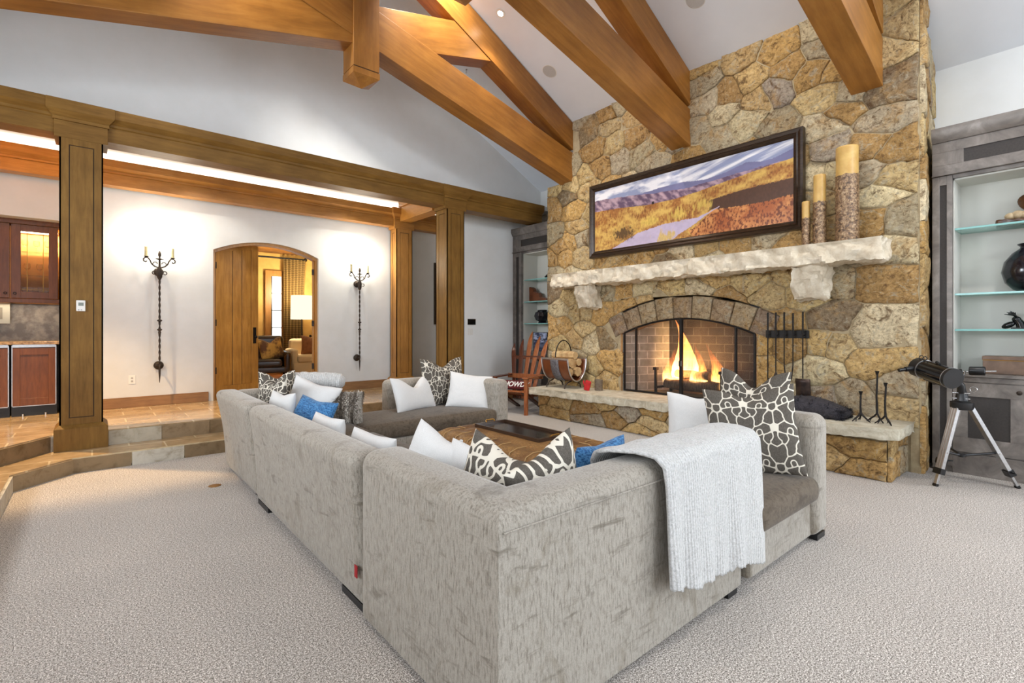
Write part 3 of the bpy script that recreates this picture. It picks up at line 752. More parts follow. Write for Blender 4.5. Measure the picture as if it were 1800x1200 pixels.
# ------------------------------------------------------------------ sofa
def sgn(v): return (v > 0)-(v < 0)
def soft_box(mb, x0, x1, y0, y1, z0, z1, r=.06, crown=0, n=14, M=None, lean=None, seg_=.12):
    """closed rounded box as a dense superellipsoid-like shell"""
    cx, cy, cz = (x0+x1)/2, (y0+y1)/2, (z0+z1)/2; hx, hy, hz = (x1-x0)/2, (y1-y0)/2, (z1-z0)/2
    r = min(r, hx, hy, hz)
    def f(u, v):
        # box mapped through a cube sphere parameterisation
        return None
    idx = {}
    def axis(h):
        k = 5
        a = [-h+r*(1-math.cos(PI/2*i/k)) for i in range(k+1)]
        mid = max(2, int((2*h-2*r)/seg_)); m_ = [-h+r+(2*h-2*r)*i/mid for i in range(1, mid)] if 2*h-2*r > 1e-4 else []
        return a+m_+[-q for q in a[::-1]]
    X, Y, Z = axis(hx), axis(hy), axis(hz)
    nx, ny, nz = len(X)-1, len(Y)-1, len(Z)-1
    def vid(i, j, k):
        if (i, j, k) not in idx:
            p = Vector((X[i], Y[j], Z[k]))
            c = Vector((max(-hx+r, min(hx-r, p.x)), max(-hy+r, min(hy-r, p.y)), max(-hz+r, min(hz-r, p.z))))
            d = p-c
            if d.length > 1e-7:
                q = Vector((d.x/r, d.y/r, d.z/r)); L = max(abs(q.x), abs(q.y), abs(q.z)); d = q.normalized()*r if L > 0 else d
                p = c+d
            if crown: 
                a = (1-(p.x/hx)**2); b = (1-(p.y/hy)**2); p.z += crown*max(0, a*b)**.6*(p.z/hz if p.z > 0 else 0)
            if lean: p = lean(p, hx, hy, hz)
            idx[(i, j, k)] = len(mb.v); q = p+Vector((cx, cy, cz)); mb.v.append(tuple(M @ q) if M else tuple(q))
        return idx[(i, j, k)]
    for i in range(nx):
        for j in range(ny):
            for k in (0, nz): mb.f.append((vid(i, j, k), vid(i+1, j, k), vid(i+1, j+1, k), vid(i, j+1, k)))
    for i in range(nx):
        for k in range(nz):
            for j in (0, ny): mb.f.append((vid(i, j, k), vid(i+1, j, k), vid(i+1, j, k+1), vid(i, j, k+1)))
    for j in range(ny):
        for k in range(nz):
            for i in (0, nx): mb.f.append((vid(i, j, k), vid(i, j+1, k), vid(i, j+1, k+1), vid(i, j, k+1)))
    return mb
BK = .21; F0 = .035
def feet(t, pts, ox, oy, lx=.12, ly=.05):
    for (x, y, a, b) in pts: MB().box(x-a/2-ox, x+a/2-ox, y-b/2-oy, y+b/2-oy, 0, .036).obj('foot', 'plastic', t)
def piping(pts, t, ox, oy):
    MB().tube([(x-ox, y-oy, z) for x, y, z in pts], .0035, 6).obj('piping', 'sofa', t)
def leanx(amt):
    def g(p, hx, hy, hz):
        w = (p.z+hz)/(2*hz); p.x -= amt*w*w; return p
    return g
def leany(amt):
    def g(p, hx, hy, hz):
        w = (p.z+hz)/(2*hz); p.y += amt*w*w; return p
    return g
def sofa(name, label, x0, x1, y0, y1, backs, cushion, foots, grp='sections of the grey sectional sofa', H=.81):
    ox, oy = (x0+x1)/2, (y0+y1)/2
    t = thing(name, label, 'sofa', (ox, oy, 0), group=grp)
    b = MB(); soft_box(b, x0+(.03 if not backs else .012)-ox, x1-.01-ox, y0+(.035 if not backs else .012)-oy, y1-.01-oy, F0, .30, .03); b.obj('seat_base', 'sofa', t, 60)
    for k, (a0, a1, b0, b1, hh, ln) in enumerate(backs):
        m = MB(); soft_box(m, a0-ox, a1-ox, b0-oy, b1-oy, F0, hh, .075, lean=ln); m.obj('backrest', 'sofa', t, 60)
    c0, c1, d0, d1 = cushion
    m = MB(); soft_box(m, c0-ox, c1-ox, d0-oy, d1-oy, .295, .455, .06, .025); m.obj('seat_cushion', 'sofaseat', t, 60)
    feet(t, foots, ox, oy)
    return t
# left run, three sections back to the open carpet on the left
s1 = sofa('sofa_section', 'far corner section of the grey velvet sectional, farthest left, under the white bolster', 1.03, 2.0, 4.455, 5.76,
     [(1.03, 1.26, 4.455, 5.76, .81, leanx(.10)), (1.10, 2.0, 5.53, 5.76, .80, None)], (1.24, 2.05, 4.47, 5.54), [(1.14, 5.68, .1, .06), (1.10, 4.60, .05, .16)])
s2 = sofa('sofa_section', 'long middle section of the grey velvet sectional with a red tab low on its back', 1.015, 2.0, 2.345, 4.445,
     [(1.015, 1.25, 2.345, 4.445, .805, leanx(.07))], (1.22, 2.05, 2.36, 4.43), [(1.06, 2.50, .05, .3), (1.06, 4.28, .05, .3)])
tg = MB().box(-.004, .0, -.016, .016, -.03, .03).obj('red_tab', simple('red_tab_cloth', S(150, 20, 26), rough=.8), s2)
tg.location = (1.004-s2.location.x, 2.385-s2.location.y, .215); tg['label'] = 'small red cloth tab'
s3 = sofa('sofa_section', 'near corner section of the grey velvet sectional, its corner nearest the camera', 1.0, 2.72, 1.24, 2.335,
     [], (1.22, 2.70, 1.47, 2.36), [(1.05, 2.20, .05, .22), (2.6, 1.28, .1, .05)], H=.83)
def miter_back(t, path, wid, H, r=.07):
    # thickness profile swept round the corner with a sharp mitre; distances measured inward from the outer face
    k = 6; prof = [(0, F0), (0, .3), (0, H-r)]+[(r*(1-math.cos(PI/2*i/k)), H-r+r*math.sin(PI/2*i/k)) for i in range(1, k+1)]
    prof += [(wid-r+r*math.sin(PI/2*i/k), H-r+r*math.cos(PI/2*i/k)) for i in range(0, k+1)]+[(wid, .3), (wid, F0)]
    P = [Vector(p) for p in path]; rows = []
    def row(p, n, e=0):
        out = []
        for (d, z) in prof:
            zz = z-(e*.0); dd = d
            if e: c = wid/2; q = 1-e; dd = c+(d-c)*q; zz = F0+(z-F0)*(1-e*.22)
            out.append((p.x+n.x*dd, p.y+n.y*dd, zz))
        return out
    d0 = (P[0]-P[1]).normalized(); d1 = (P[2]-P[1]).normalized()
    n0 = Vector((1, 0)); n1 = Vector((0, 1)); nm = Vector((1, 1))
    for o_, e in ((0, .26), (.008, .12), (.03, .03), (.07, 0)): rows.append(row(P[0]-d0*o_, n0, e))
    for f_ in (.3, .55, .72): rows.append(row((P[0]-d0*.07).lerp(P[1], f_), n0))
    rows.append(row(P[1]+d0*.0, nm))
    for f_ in (.2, .45, .7): rows.append(row(P[1].lerp(P[2]-d1*.07, f_), n1))
    for o_, e in ((.07, 0), (.03, .03), (.008, .12), (0, .26)): rows.append(row(P[2]-d1*o_, n1, e))
    n = len(prof); m = MB(); vs = [(x-t.location.x, y-t.location.y, z) for r_ in rows for (x, y, z) in r_]; fs = []
    # rows near the mitre must stay on their own side of the diagonal
    for a in range(len(rows)-1):
        for b in range(n): fs.append((a*n+b, a*n+(b+1) % n, (a+1)*n+(b+1) % n, (a+1)*n+b))
    fs += [tuple(range(n)), tuple((len(rows)-1)*n+b for b in range(n))[::-1]]
    m.add(vs, fs); return m.obj('backrest', 'sofa', t, 50)
miter_back(s3, [(1.0, 2.335), (1.0, 1.25), (2.72, 1.25)], .24, .83)
piping([(1.002, 1.252, .76), (1.002, 1.252, .4), (1.002, 1.252, .06)], s3, s3.location.x, s3.location.y)
piping([(1.02, 1.246, .755), (1.9, 1.2425, .755), (2.68, 1.246, .755)], s3, s3.location.x, s3.location.y)
piping([(.9995, 1.27, .76), (1.006, 1.29, .765), (.9995, 2.31, .765)], s3, s3.location.x, s3.location.y) if False else None
# near chaise, its back panel stands at the right-hand end
s4 = sofa('sofa_section', 'near chaise section of the grey velvet sectional ending in an upright panel', 2.74, 3.86, 1.22, 2.3,
     [(3.62, 3.86, 1.19, 2.2, .845, None)], (2.74, 3.62, 1.16, 2.3), [(3.78, 1.24, .14, .05), (2.84, 2.2, .1, .05)])
# far chaise with a corner back
s5 = sofa('sofa_section', 'far chaise section of the grey sectional with a corner back before the square column', 2.02, 3.95, 4.66, 5.74,
     [(2.72, 3.95, 5.5, 5.74, .80, None), (3.71, 3.95, 4.70, 5.6, .80, None)], (2.02, 3.72, 4.64, 5.5), [(3.85, 4.75, .1, .05), (2.1, 4.72, .1, .05)])
# ------------------------------------------------------------------ damask pattern as a signed field
def motif():
    S=[]
    def add(pts,mirror=True): S.append(pts); 
    def arc(cx,cy,r,a0,a1,n=16,w0=.02,w1=.02,r1=None):
        r1=r if r1 is None else r1
        return [(cx+(r+(r1-r)*i/n)*math.cos(math.radians(a0+(a1-a0)*i/n)),cy+(r+(r1-r)*i/n)*math.sin(math.radians(a0+(a1-a0)*i/n)),w0+(w1-w0)*i/n) for i in range(n+1)]
    def seg(a,b,w0,w1,bow=0,n=12):
        out=[]
        for i in range(n+1):
            t=i/n;nx,ny=-(b[1]-a[1]),b[0]-a[0];k=bow*math.sin(math.pi*t)
            out.append((a[0]+(b[0]-a[0])*t+nx*k,a[1]+(b[1]-a[1])*t+ny*k,w0+(w1-w0)*t))
        return out
    sym=[]; mir=[]
    # centre: diamond, heart tulip, bud
    sym.append(seg((0,-.015),(0,.03),.014,.014))
    heart=seg((0,.10),(.085,.27),.02,.075,-.15)
    sym.append(heart+[(-x,y,w) for x,y,w in heart]+seg((0,.08),(0,.16),.01,.05))
    sym.append(seg((0,.40),(0,.52),.055,.01))
    # comma with long curling tail (C scroll)
    mir.append(arc(.25,.06,.10,190,20,18,.022,.05,.085)+seg((.33,.09),(.335,.16),.05,.035))
    mir.append(arc(.225,.075,.012,0,360,6,.034,.034))
    # leaning leaf
    mir.append(seg((.20,.22),(.30,.42),.045,.06,.12)+seg((.30,.42),(.23,.50),.05,.01))
    # small hook
    mir.append(arc(.13,.45,.05,-60,130,12,.016,.036))
    mir.append(arc(.40,.30,.055,100,-110,12,.035,.018))
    out=[];k=0
    for (ox,oy) in ((0,0),(.5,.5)):
        for sh,ms in [(s,(1,)) for s in sym]+[(s,(1,-1)) for s in mir]:
            for m in ms:
                for dx in(-1,0,1):
                    for dy in(-1,0,1):
                        pts=[(m*x+ox+dx,y+oy+dy,w) for x,y,w in sh]
                        if any(-.8<p[0]<.8 and -.35<p[1]<1.35 for p in pts): out.append(np.array(pts))
    return out
MOT=motif()
def pattern(U, V, thick=1.0):
    lw = .013*thick; gap = .048-.006*(thick-1)
    u=(U+.5)%1-.5; v=V%1; D1=np.full(u.shape,9.);D2=np.full(u.shape,9.)
    for P in MOT:
        d=np.full(u.shape,9.)
        for x,y,w in P: d=np.minimum(d,np.sqrt((u-x)**2+((v-y)*1.15)**2)-w)
        D2=np.where(d<D1,D1,np.minimum(D2,d)); D1=np.minimum(D1,d)
    a=(D2-D1)-lw*2; b=gap-D1
    return np.clip(.5+np.minimum(a,b)*10,0,1)

def pillow(name, label, mat, loc, yaw, tilt, w, h, t, chop=.0, roll=0, tile=None, off=(0, 0), thick=1, n=70, group=None, parent=None, squash=0, cat='pillow', ears=.05, wr=.006, seed=0):
    """stands on its bottom edge at loc, faces along local -y, leans back by tilt"""
    m = MB(); N = n; front = {}
    def shape(u, v, side):
        e = .0 + ears
        x = w/2*u*(1-e*(1-v*v)*1.4); z = h/2*v*(1-e*(1-u*u)*1.4)
        th = t/2*(max(0, 1-u**4)*max(0, 1-v**4))**.55*(1-.25*abs(u*v))
        c = math.exp(-(u/.42)**2)*max(0, (v+.35)/1.35)**2.2
        z -= chop*h*c; th *= (1-.45*c*min(1, chop*3))
        wrk = wr*fbm(x*9+seed, z*9, 2)*min(1, 3*th/t)
        y = side*th+wrk
        if squash: z = z-squash*(1+v)/2*0
        return (x, y, z+h/2)
    uu = [math.sin(PI/2*(-1+2*i/(N-1))) * .35 + (-1+2*i/(N-1))*.65 for i in range(N)]
    vs = []; uvs = []; fs = []
    for side in (-1, 1):
        for i in range(N):
            for j in range(N):
                if side == 1 and (i in (0, N-1) or j in (0, N-1)): continue
                vs.append(shape(uu[i], uu[j], side)); uvs.append((uu[i], uu[j]))
                front[(side, i, j)] = len(vs)-1
    g = lambda s, i, j: front[(s, i, j)] if (s, i, j) in front else front[(-1, i, j)]
    for s in (-1, 1):
        for i in range(N-1):
            for j in range(N-1):
                q = (g(s, i, j), g(s, i+1, j), g(s, i+1, j+1), g(s, i, j+1)); fs.append(q if s == -1 else q[::-1])
    m.v = vs; m.f = fs
    me = bpy.data.meshes.new(name); me.from_pydata(vs, [], fs)
    me.materials.append(MT[mat] if isinstance(mat, str) else mat)
    me.polygons.foreach_set('use_smooth', [True]*len(me.polygons))
    if tile:
        A = np.array(uvs); at = me.attributes.new('pat', 'FLOAT', 'POINT')
        at.data.foreach_set('value', pattern(A[:, 0]*w/2/tile[0]+off[0], A[:, 1]*h/2/tile[1]+off[1], thick).astype(np.float32))
    o = bpy.data.objects.new(name, me); COL.objects.link(o)
    o.matrix_world = T(*loc) @ RZ(yaw) @ RX(-tilt) @ RY(roll)
    if parent: o.parent = parent
    elif label: tag(o, label, cat, group)
    return o
D = math.radians
# near corner pair, seen from behind over the sofa back
pillow('throw_pillow', 'large-scale charcoal and cream scroll pillow, left one of the two in the near sofa corner', 'damask', (1.37, 1.82, .44), D(-84), D(8), .48, .46, .17, .06, tile=(.30, .38), off=(.15, .1), thick=1.7, n=110, roll=D(13))
pillow('throw_pillow', 'large-scale charcoal and cream scroll pillow, right one of the two in the near sofa corner', 'damask', (1.62, 1.62, .44), D(184), D(8), .42, .50, .16, .05, tile=(.30, .38), off=(-.1, .2), thick=1.7, n=110, roll=D(20))
pillow('throw_pillow', 'white pillow with rows of knotted fringe leaning on the long sofa back', 'linen', (1.40, 2.44, .44), D(-78), D(12), .46, .42, .18, .04, seed=3, roll=D(16))
fr = bpy.data.objects[-1] if False else None
wp = [o for o in bpy.data.objects if o.get('label', '').startswith('white pillow with rows of knotted')][0]
for xx in (.10, .21):
    f = MB()
    for i in range(22):
        z = .04+i*.018; f.ball((xx-.02*math.sin(i), .03+.05*math.sin(PI*z/.45), z-.0), (.009, .014, .008), 6, 4)
    f.obj('knotted_fringe', 'linen', wp, 60)
pillow('throw_pillow', 'plain white pillow squeezed between the fringed pillow and the large-scale scroll pillow', 'linen', (1.46, 2.10, .45), D(-84), D(12), .38, .38, .14, .04, seed=5)
pillow('throw_pillow', 'crinkled blue velvet pillow lying behind the near sofa back beside the white throw', 'denim', (1.96, 1.66, .46), D(186), D(6), .42, .40, .16, .03, wr=.03, seed=9)
# pillows whose tops show over the long back
pillow('throw_pillow', 'white pillow whose edge shows over the long sofa back, next to the blue far pillow', 'linen', (1.33, 3.76, .45), D(-86), D(8), .50, .32, .15, .02, seed=11)
pillow('throw_pillow', 'white pillow whose edge shows over the middle of the long sofa back', 'linen', (1.33, 2.98, .45), D(-86), D(8), .54, .315, .15, .02, seed=12)
# far corner heap
pillow('throw_pillow', 'charcoal and cream scroll pillow tucked in the far left sofa corner', 'damask', (1.34, 5.32, .45), D(-78), D(6), .50, .50, .15, .12, tile=(.25, .30), thick=1.2, n=80)
pillow('throw_pillow', 'charcoal and cream scroll pillow behind the white ones in the far sofa corner', 'damask', (1.46, 5.45, .45), D(0), D(4), .36, .54, .13, .12, tile=(.25, .30), thick=1.2, n=80)
pillow('throw_pillow', 'small white tufted pillow between the far scroll pillow and the blue pillow', 'linen', (1.34, 4.98, .45), D(-76), D(8), .40, .38, .14, .06, seed=14)
pillow('throw_pillow', 'large white pillow behind the blue pillow in the far corner', 'linen', (1.62, 5.18, .45), D(-42), D(14), .52, .46, .16, .04, roll=D(16), seed=15)
pillow('throw_pillow', 'blue velvet pillow with a ruffled edge in the far sofa corner', 'denim', (1.46, 4.62, .45), D(-68), D(24), .50, .36, .15, .04, wr=.02, seed=16, roll=D(6))
fp = pillow('fur_pillow', 'grey and black striped faux fur pillow at the far corner of the sofa', 'fur_base', (1.90, 4.98, .45), D(-30), D(24), .48, .34, .20, .0, seed=17, n=40)
f = MB(); rr = random.Random(4)
me = fp.data
for p in me.polygons:
    for _ in range(1):
        c = p.center; nrm = p.normal
        if p.area < 2e-5: continue
        d = (nrm+Vector((rr.uniform(-.5, .5), rr.uniform(-.5, .5), rr.uniform(-1.2, 0)))).normalized()*rr.uniform(.02, .035)
        s_ = d.cross(Vector((0, 1, .3))).normalized()*.006
        f.add([c+s_, c-s_, c+d], [(0, 1, 2)])
o = f.obj('fur', 'fur', fp); o['kind'] = 'stuff'
# rolled white blanket along the far corner back
m = MB()
pa = [Vector((1.52, 5.60, .87)), Vector((1.75, 5.50, .875)), Vector((2.0, 5.40, .86)), Vector((2.12, 5.34, .835))]
pl = []
for i in range(25):
    t = i/24; k = t*3; a = int(min(k, 2)); u = k-a; pl.append(pa[a].lerp(pa[a+1], u))
m.tube(pl, [.03+.055*min(1, i/3, (24-i)/3)**.5+.004*math.sin(i*1.9) for i in range(25)], 20)
tag(m.obj('rolled_blanket', 'knit', None, 60), 'rolled white knitted blanket resting on the far sofa back below the doorway', 'blanket')
# pillows on the far chaise
pillow('throw_pillow', 'white deeply notched pillow left of the far scroll pillow on the far chaise', 'linen', (2.93, 5.18, .46), D(16), D(18), .64, .42, .15, .34, seed=21, n=60)
pillow('throw_pillow', 'small-scale taupe and cream scroll pillow standing on the far chaise', 'damask', (3.42, 5.34, .46), D(10), D(8), .70, .60, .17, .17, tile=(.30, .36), thick=.9, n=120)
pillow('throw_pillow', 'white square pillow at the right end of the far chaise', 'linen', (3.50, 4.98, .44), D(-30), D(24), .54, .46, .16, .02, roll=D(9), seed=22)
# pillows on the near chaise
pillow('throw_pillow', 'pale grey-white pillow at the left of the near chaise panel, by the fire', 'linen', (3.42, 1.90, .46), D(-70), D(12), .48, .49, .17, .06, seed=23, roll=D(-2))
pillow('throw_pillow', 'taupe and cream scroll pillow behind, half hidden on the near chaise', 'damask', (3.50, 1.58, .46), D(-92), D(8), .50, .68, .15, .16, tile=(.36, .42), thick=.8, n=130)
pillow('throw_pillow', 'taupe and cream scroll pillow standing at the front of the near chaise', 'damask', (3.38, 1.46, .44), D(-66), D(12), .58, .60, .17, .10, tile=(.36, .42), off=(.1, .1), thick=.8, n=140, roll=D(-7))
# ------------------------------------------------------------------ white throw over the near back
def throw():
    m = MB(); NU, NV = 90, 120
    x0, x1 = 1.885, 2.80
    # path over the back in the y,z plane: inside, over the top, down outside
    path = [(1.60, .58), (1.535, .70), (1.525, .80), (1.49, .85), (1.42, .866), (1.32, .868), (1.245, .855), (1.212, .82), (1.205, .74), (1.20, .60), (1.195, .45), (1.19, .32), (1.187, .12)]
    dist = [0]
    for a, b in zip(path[:-1], path[1:]): dist.append(dist[-1]+math.hypot(b[0]-a[0], b[1]-a[1]))
    def at(s):
        for i in range(len(path)-1):
            if s <= dist[i+1]+1e-9:
                t = (s-dist[i])/(dist[i+1]-dist[i]); return path[i][0]+(path[i+1][0]-path[i][0])*t, path[i][1]+(path[i+1][1]-path[i][1])*t
        return path[-1]
    vs = []
    def g(u, v):
        # three hanging tongues of different length
        jag = .004*math.sin(u*160)
        zend = float(np.interp(u, [0, .26, .275, .6, .615, 1], [.315, .24, .262, .215, .235, .15]))
        end = dist[-1]-(zend-.12)+jag
        st = .0
        s = st+(min(end, dist[-1])-st)*v
        y, z = at(s)
        over = max(0, (v-.42)/.58)
        X = x0+(x1-x0)*u+ .02*over*(u-.5)
        # the left end gathers toward the left on top
        top = math.exp(-((v-.28)/.17)**2); X -= .12*top*(1-u)**2.5
        fold = .014*math.sin(u*23+1.5*math.sin(u*7))*over+.010*math.sin(u*41)*over**2
        y -= fold+.012*over+(.02 if abs(u-.27) < .012 or abs(u-.62) < .012 else 0)*0
        z += .004*math.sin(u*30)*(1-over)
        return Vector((X, y, z))
    m.grid(g, NU, NV)
    # right edge falls over the end of the back
    me = m.obj('throw_blanket', 'knit', None, 70)
    so = me.modifiers.new('thick', 'SOLIDIFY'); so.thickness = .014; so.offset = 1
    return tag(me, 'white ribbed knitted throw hanging over the near back of the grey sofa', 'blanket')
throw()
m = MB()
m.grid(lambda u, v: Vector((2.80+.03*math.sin(v*PI), 1.22+.26*u, .865-.0*u-.36*v-(.05*u))), 16, 24)
# ------------------------------------------------------------------ ottoman
ot = thing('ottoman', 'large tufted brown cowhide ottoman in the middle of the sofa', 'ottoman', (2.93, 3.37, 0))
w2, l2 = .47, .78
m = MB()
def ott(i, j, nx, ny):
    return None
soft_box(m, -w2, w2, -l2, l2, .20, .475, .13, seg_=.045)
# tuft seams pressed into the roll
vs = []
for (x, y, z) in m.v:
    r_ = 0
    if z > .25:
        dx = w2-abs(x); dy = l2-abs(y)
        along = y if dx < dy else x; dd = min(dx, dy)
        if dd < .24: r_ = .03*(abs(math.sin(along*PI/.19))**.5-1)*(1-dd/.24)
        bd = math.exp(-((dd-.22)/.045)**2)*.02
        z -= bd*(z > .44)
    sx = 1+r_*1.2; vs.append((x*sx, y*(1+r_*.6), z+r_*.7))
m.v = vs
m.obj('cushion', 'hide', ot, 60, sub=1)
CORD = simple('tan_cord', S(160, 126, 80), rough=.7)
for k in range(-3, 4):
    y = k*.19
    for s in (-1, 1): MB().tube([(s*(w2-.22), y, .468), (s*(w2-.12), y, .470), (s*(w2-.05), y, .447), (s*(w2-.014), y, .37), (s*(w2-.016), y, .27)], .005, 6).obj('seam_cord', CORD, ot, 60)
for k in range(-1, 2):
    x = k*.19
    for s in (-1, 1): MB().tube([(x, s*(l2-.22), .468), (x, s*(l2-.12), .470), (x, s*(l2-.05), .447), (x, s*(l2-.014), .37), (x, s*(l2-.016), .27)], .005, 6).obj('seam_cord', CORD, ot, 60)
MB().box(-w2+.04, w2-.04, -l2+.04, l2-.04, .13, .205).obj('apron', simple('carved_pale_apron', S(196, 190, 178), S(150, 140, 124), 60, rough=.6), ot, bevel=.01)
for sx in (-1, 1):
    for sy in (-1, 1): MB().lathe([(.02, 0), (.035, .02), (.028, .05), (.045, .1), (.05, .14)], 16, T(sx*(w2-.1), sy*(l2-.1), 0)).obj('leg', simple('carved_leg', S(170, 160, 144), rough=.6), ot, True)
tr = thing('serving_tray', 'long dark wooden tray with metal handles on the ottoman', 'tray', (3.02, 3.45, .468), rz=0)
MB().box(-.17, .17, -.43, .43, 0, .014).obj('tray_base', simple('espresso_lacquer', S(50, 34, 24), S(34, 24, 18), 8, rough=.14), tr)
q = MB(); q.box(-.19, -.17, -.43, .43, 0, .035); q.box(.17, .19, -.43, .43, 0, .035); q.box(-.19, .19, -.45, -.43, 0, .035); q.box(-.19, .19, .43, .45, 0, .035)
q.obj('tray_rim', simple('tray_rim', S(58, 40, 28), rough=.3), tr)
for s in (-1, 1): MB().tube([(-.05, s*.44, .03), (-.05, s*.455, .045), (-.04, s*.46, .052), (.04, s*.46, .052), (.05, s*.455, .045), (.05, s*.44, .03)], .007, 8).obj('handle', 'brass', tr, True)
lc = MB().lathe([(.0001, 0), (.05, 0), (.052, .003), (.046, .004), (.02, .0045), (.0001, .0045)], 28)
o = lc.obj('floor_outlet_cover', 'brass', None, True); o.location = (.848, 5.17, 0); tag(o, 'round brass floor outlet cover in the carpet left of the sofa', 'outlet')
# ------------------------------------------------------------------ framed landscape above the mantel
def vnoise(X, Y, seed=0, octv=4):
    out = np.zeros(X.shape); amp = 1; tot = 0
    for o in range(octv):
        R = np.random.default_rng(seed*31+o).random((260, 260)); xi = np.floor(X).astype(int); yi = np.floor(Y).astype(int)
        fx = X-xi; fy = Y-yi; fx = fx*fx*(3-2*fx); fy = fy*fy*(3-2*fy); q = lambda a, b: R[a % 260, b % 260]
        v = (q(xi, yi)*(1-fx)+q(xi+1, yi)*fx)*(1-fy)+(q(xi, yi+1)*(1-fx)+q(xi+1, yi+1)*fx)*fy
        out += amp*v; tot += amp; amp *= .55; X = X*2.03+11; Y = Y*2.03+7
    return out/tot
def lin(c): 
    c = np.asarray(c, float)/255; return np.where(c <= .04045, c/12.92, ((c+.055)/1.055)**2.4)
def landscape(nu, nv):
    U, V = np.meshgrid(np.linspace(0, 1, nu), np.linspace(0, 1, nv), indexing='ij')
    s = U*1/(U*1+(1-U)*1.376)
    A = lambda pts: np.interp(s, [p[0] for p in pts], [p[1] for p in pts])
    hor = A([(0, .66), (.12, .64), (.25, .59), (.4, .585), (.53, .62), (.62, .655), (.75, .70), (.9, .745), (1, .765)])+.006*(vnoise(U*60, V*0, 3)-.5)
    ridge1 = A([(0, .84), (.06, .83), (.15, .80), (.3, .74), (.45, .70), (.6, .72), (.75, .74), (1, .77)])+.02*(vnoise(U*30, V*0, 5)-.5)
    ridge2 = A([(0, .76), (.1, .77), (.2, .78), (.35, .80), (.45, .80), (.55, .76), (.66, .79), (.76, .85), (.84, .815), (.92, .83), (1, .88)])+.016*(vnoise(U*40, V*0, 6)-.5)
    img = np.zeros((nu, nv, 3))
    cl = vnoise(U*9+V*2, V*9-U*3, 1, 5); st = vnoise(U*4, V*22-U*16, 2, 4)
    mixk = np.clip((U-.45)*4, 0, 1); c = cl*(1-mixk)+st*mixk
    k = np.clip((c-.40)*5, 0, 1)[..., None]
    img = lin((138, 146, 176))*(1-k)+lin((226, 224, 228))*k
    img *= (1-.25*np.clip((V-.92)*8, 0, 1)[..., None])
    m = V < ridge2; kk = vnoise(U*30, V*20, 8)[..., None]; img[m] = (lin((112, 112, 146))*(.9+.3*kk))[m]
    m = (V < ridge1) & (U < .95); kk = np.clip((vnoise(U*45+V*12, V*14, 9)-.38)*3, 0, 1)[..., None]
    img[m] = (lin((96, 76, 98))*(1-kk)+lin((178, 150, 160))*kk)[m]
    m = V < hor
    gn = vnoise(U*170, V*34, 10, 3); gb = vnoise(U*14, V*9, 11, 4)
    g = np.clip((gb-.35)*2.6+(gn-.5)*1.3, 0, 1)[..., None]
    yel = lin((208, 170, 92)); org = lin((152, 98, 50)); dk = lin((84, 54, 34))
    fld = org*(1-g)+yel*g; fld = np.where((gn+gb*.5 < .52)[..., None], dk*.5+fld*.5, fld)
    img[m] = fld[m]
    # brown cast-shadow band on the right, red heath below it
    top = A([(.58, .46), (.7, .50), (.85, .52), (1, .53)])+.03*(gn-.5); bot = A([(.58, .33), (.7, .31), (.85, .30), (1, .33)])+.03*(gn-.5)
    m = (s > .57+.02*gn) & (V < top) & (V > bot); img[m] = (lin((78, 52, 38))*(.8+.5*gn[..., None]))[m]
    red = lin((160, 88, 46))*(1-g)+lin((206, 142, 84))*g; red = np.where((gn < .42)[..., None], lin((112, 58, 34)), red)
    m = (V <= bot) & (s > .40+ (bot-V)*.3); m &= V < np.interp(s, [.4, .5, .6, 1], [.05, .12, .33, .4]); img[m] = red[m]
    # stream
    wl = np.interp(s, [.08, .14, .22, .34, .45, .52, .57, .64], [.0, .08, .19, .25, .26, .26, .30, .37]); wb = np.interp(s, [.08, .34, .42, .50, .56, .64], [-.1, -.1, .06, .17, .27, .36])
    m = (V < wl+.02*(gn-.5)) & (V > wb+.02*(gn-.5)) & (s > .09) & (s < .63); w = lin((186, 172, 196))*(.8+.35*vnoise(U*40, V*12, 12)[..., None]); img[m] = w[m]
    f = np.clip((1-np.sqrt(((s-.145)/.06)**2+((V-.22)/.11)**2)+(gn-.5)*1.6)*2, 0, .9)[..., None]; img = img*(1-f)+lin((66, 42, 32))*f
    g2 = vnoise(U*120, V*10, 21, 3)
    for (a, b, ra, rb) in ((.36, .06, .05, .10), (.43, .36, .055, .09), (.55, .44, .045, .09), (.28, .33, .06, .06)):
        f = 1-np.sqrt(((s-a)/ra)**2+((V-b)/rb)**2)+(g2-.5)*2.2; kk = np.clip(f*1.6, 0, .85)[..., None]; img = img*(1-kk)+lin((208, 176, 88))*(.65+.6*gn[..., None])*kk
    m = (abs(s-.295) < .006) & (abs(V-hor-.01) < .02); img[m] = lin((30, 22, 24))
    return img
def canvas_grid(nu, nv, img, w, h, name, parent, mat):
    me = bpy.data.meshes.new(name); vs = [(0, w/2-w*i/(nu-1), h*j/(nv-1)) for i in range(nu) for j in range(nv)]
    fs = [(i*nv+j, (i+1)*nv+j, (i+1)*nv+j+1, i*nv+j+1) for i in range(nu-1) for j in range(nv-1)]
    me.from_pydata(vs, [], fs); ca = me.color_attributes.new('paint', 'FLOAT_COLOR', 'POINT')
    a = np.ones((nu*nv, 4), np.float32); a[:, :3] = np.clip(img.reshape(-1, 3), 0, 1); ca.data.foreach_set('color', a.ravel())
    me.materials.append(mat); o = bpy.data.objects.new(name, me); COL.objects.link(o); o.parent = parent; return o
nt = NT('printed_landscape'); at = nt.n('ShaderNodeAttribute', _attribute_name='paint'); bsdf(nt, at.outputs['Color'], .3, 0, None, .5); PAINT = nt.m
YL, YR, PB, PT = 5.275, 2.14, 2.546, 3.699
W, H = YL-YR, PT-PB
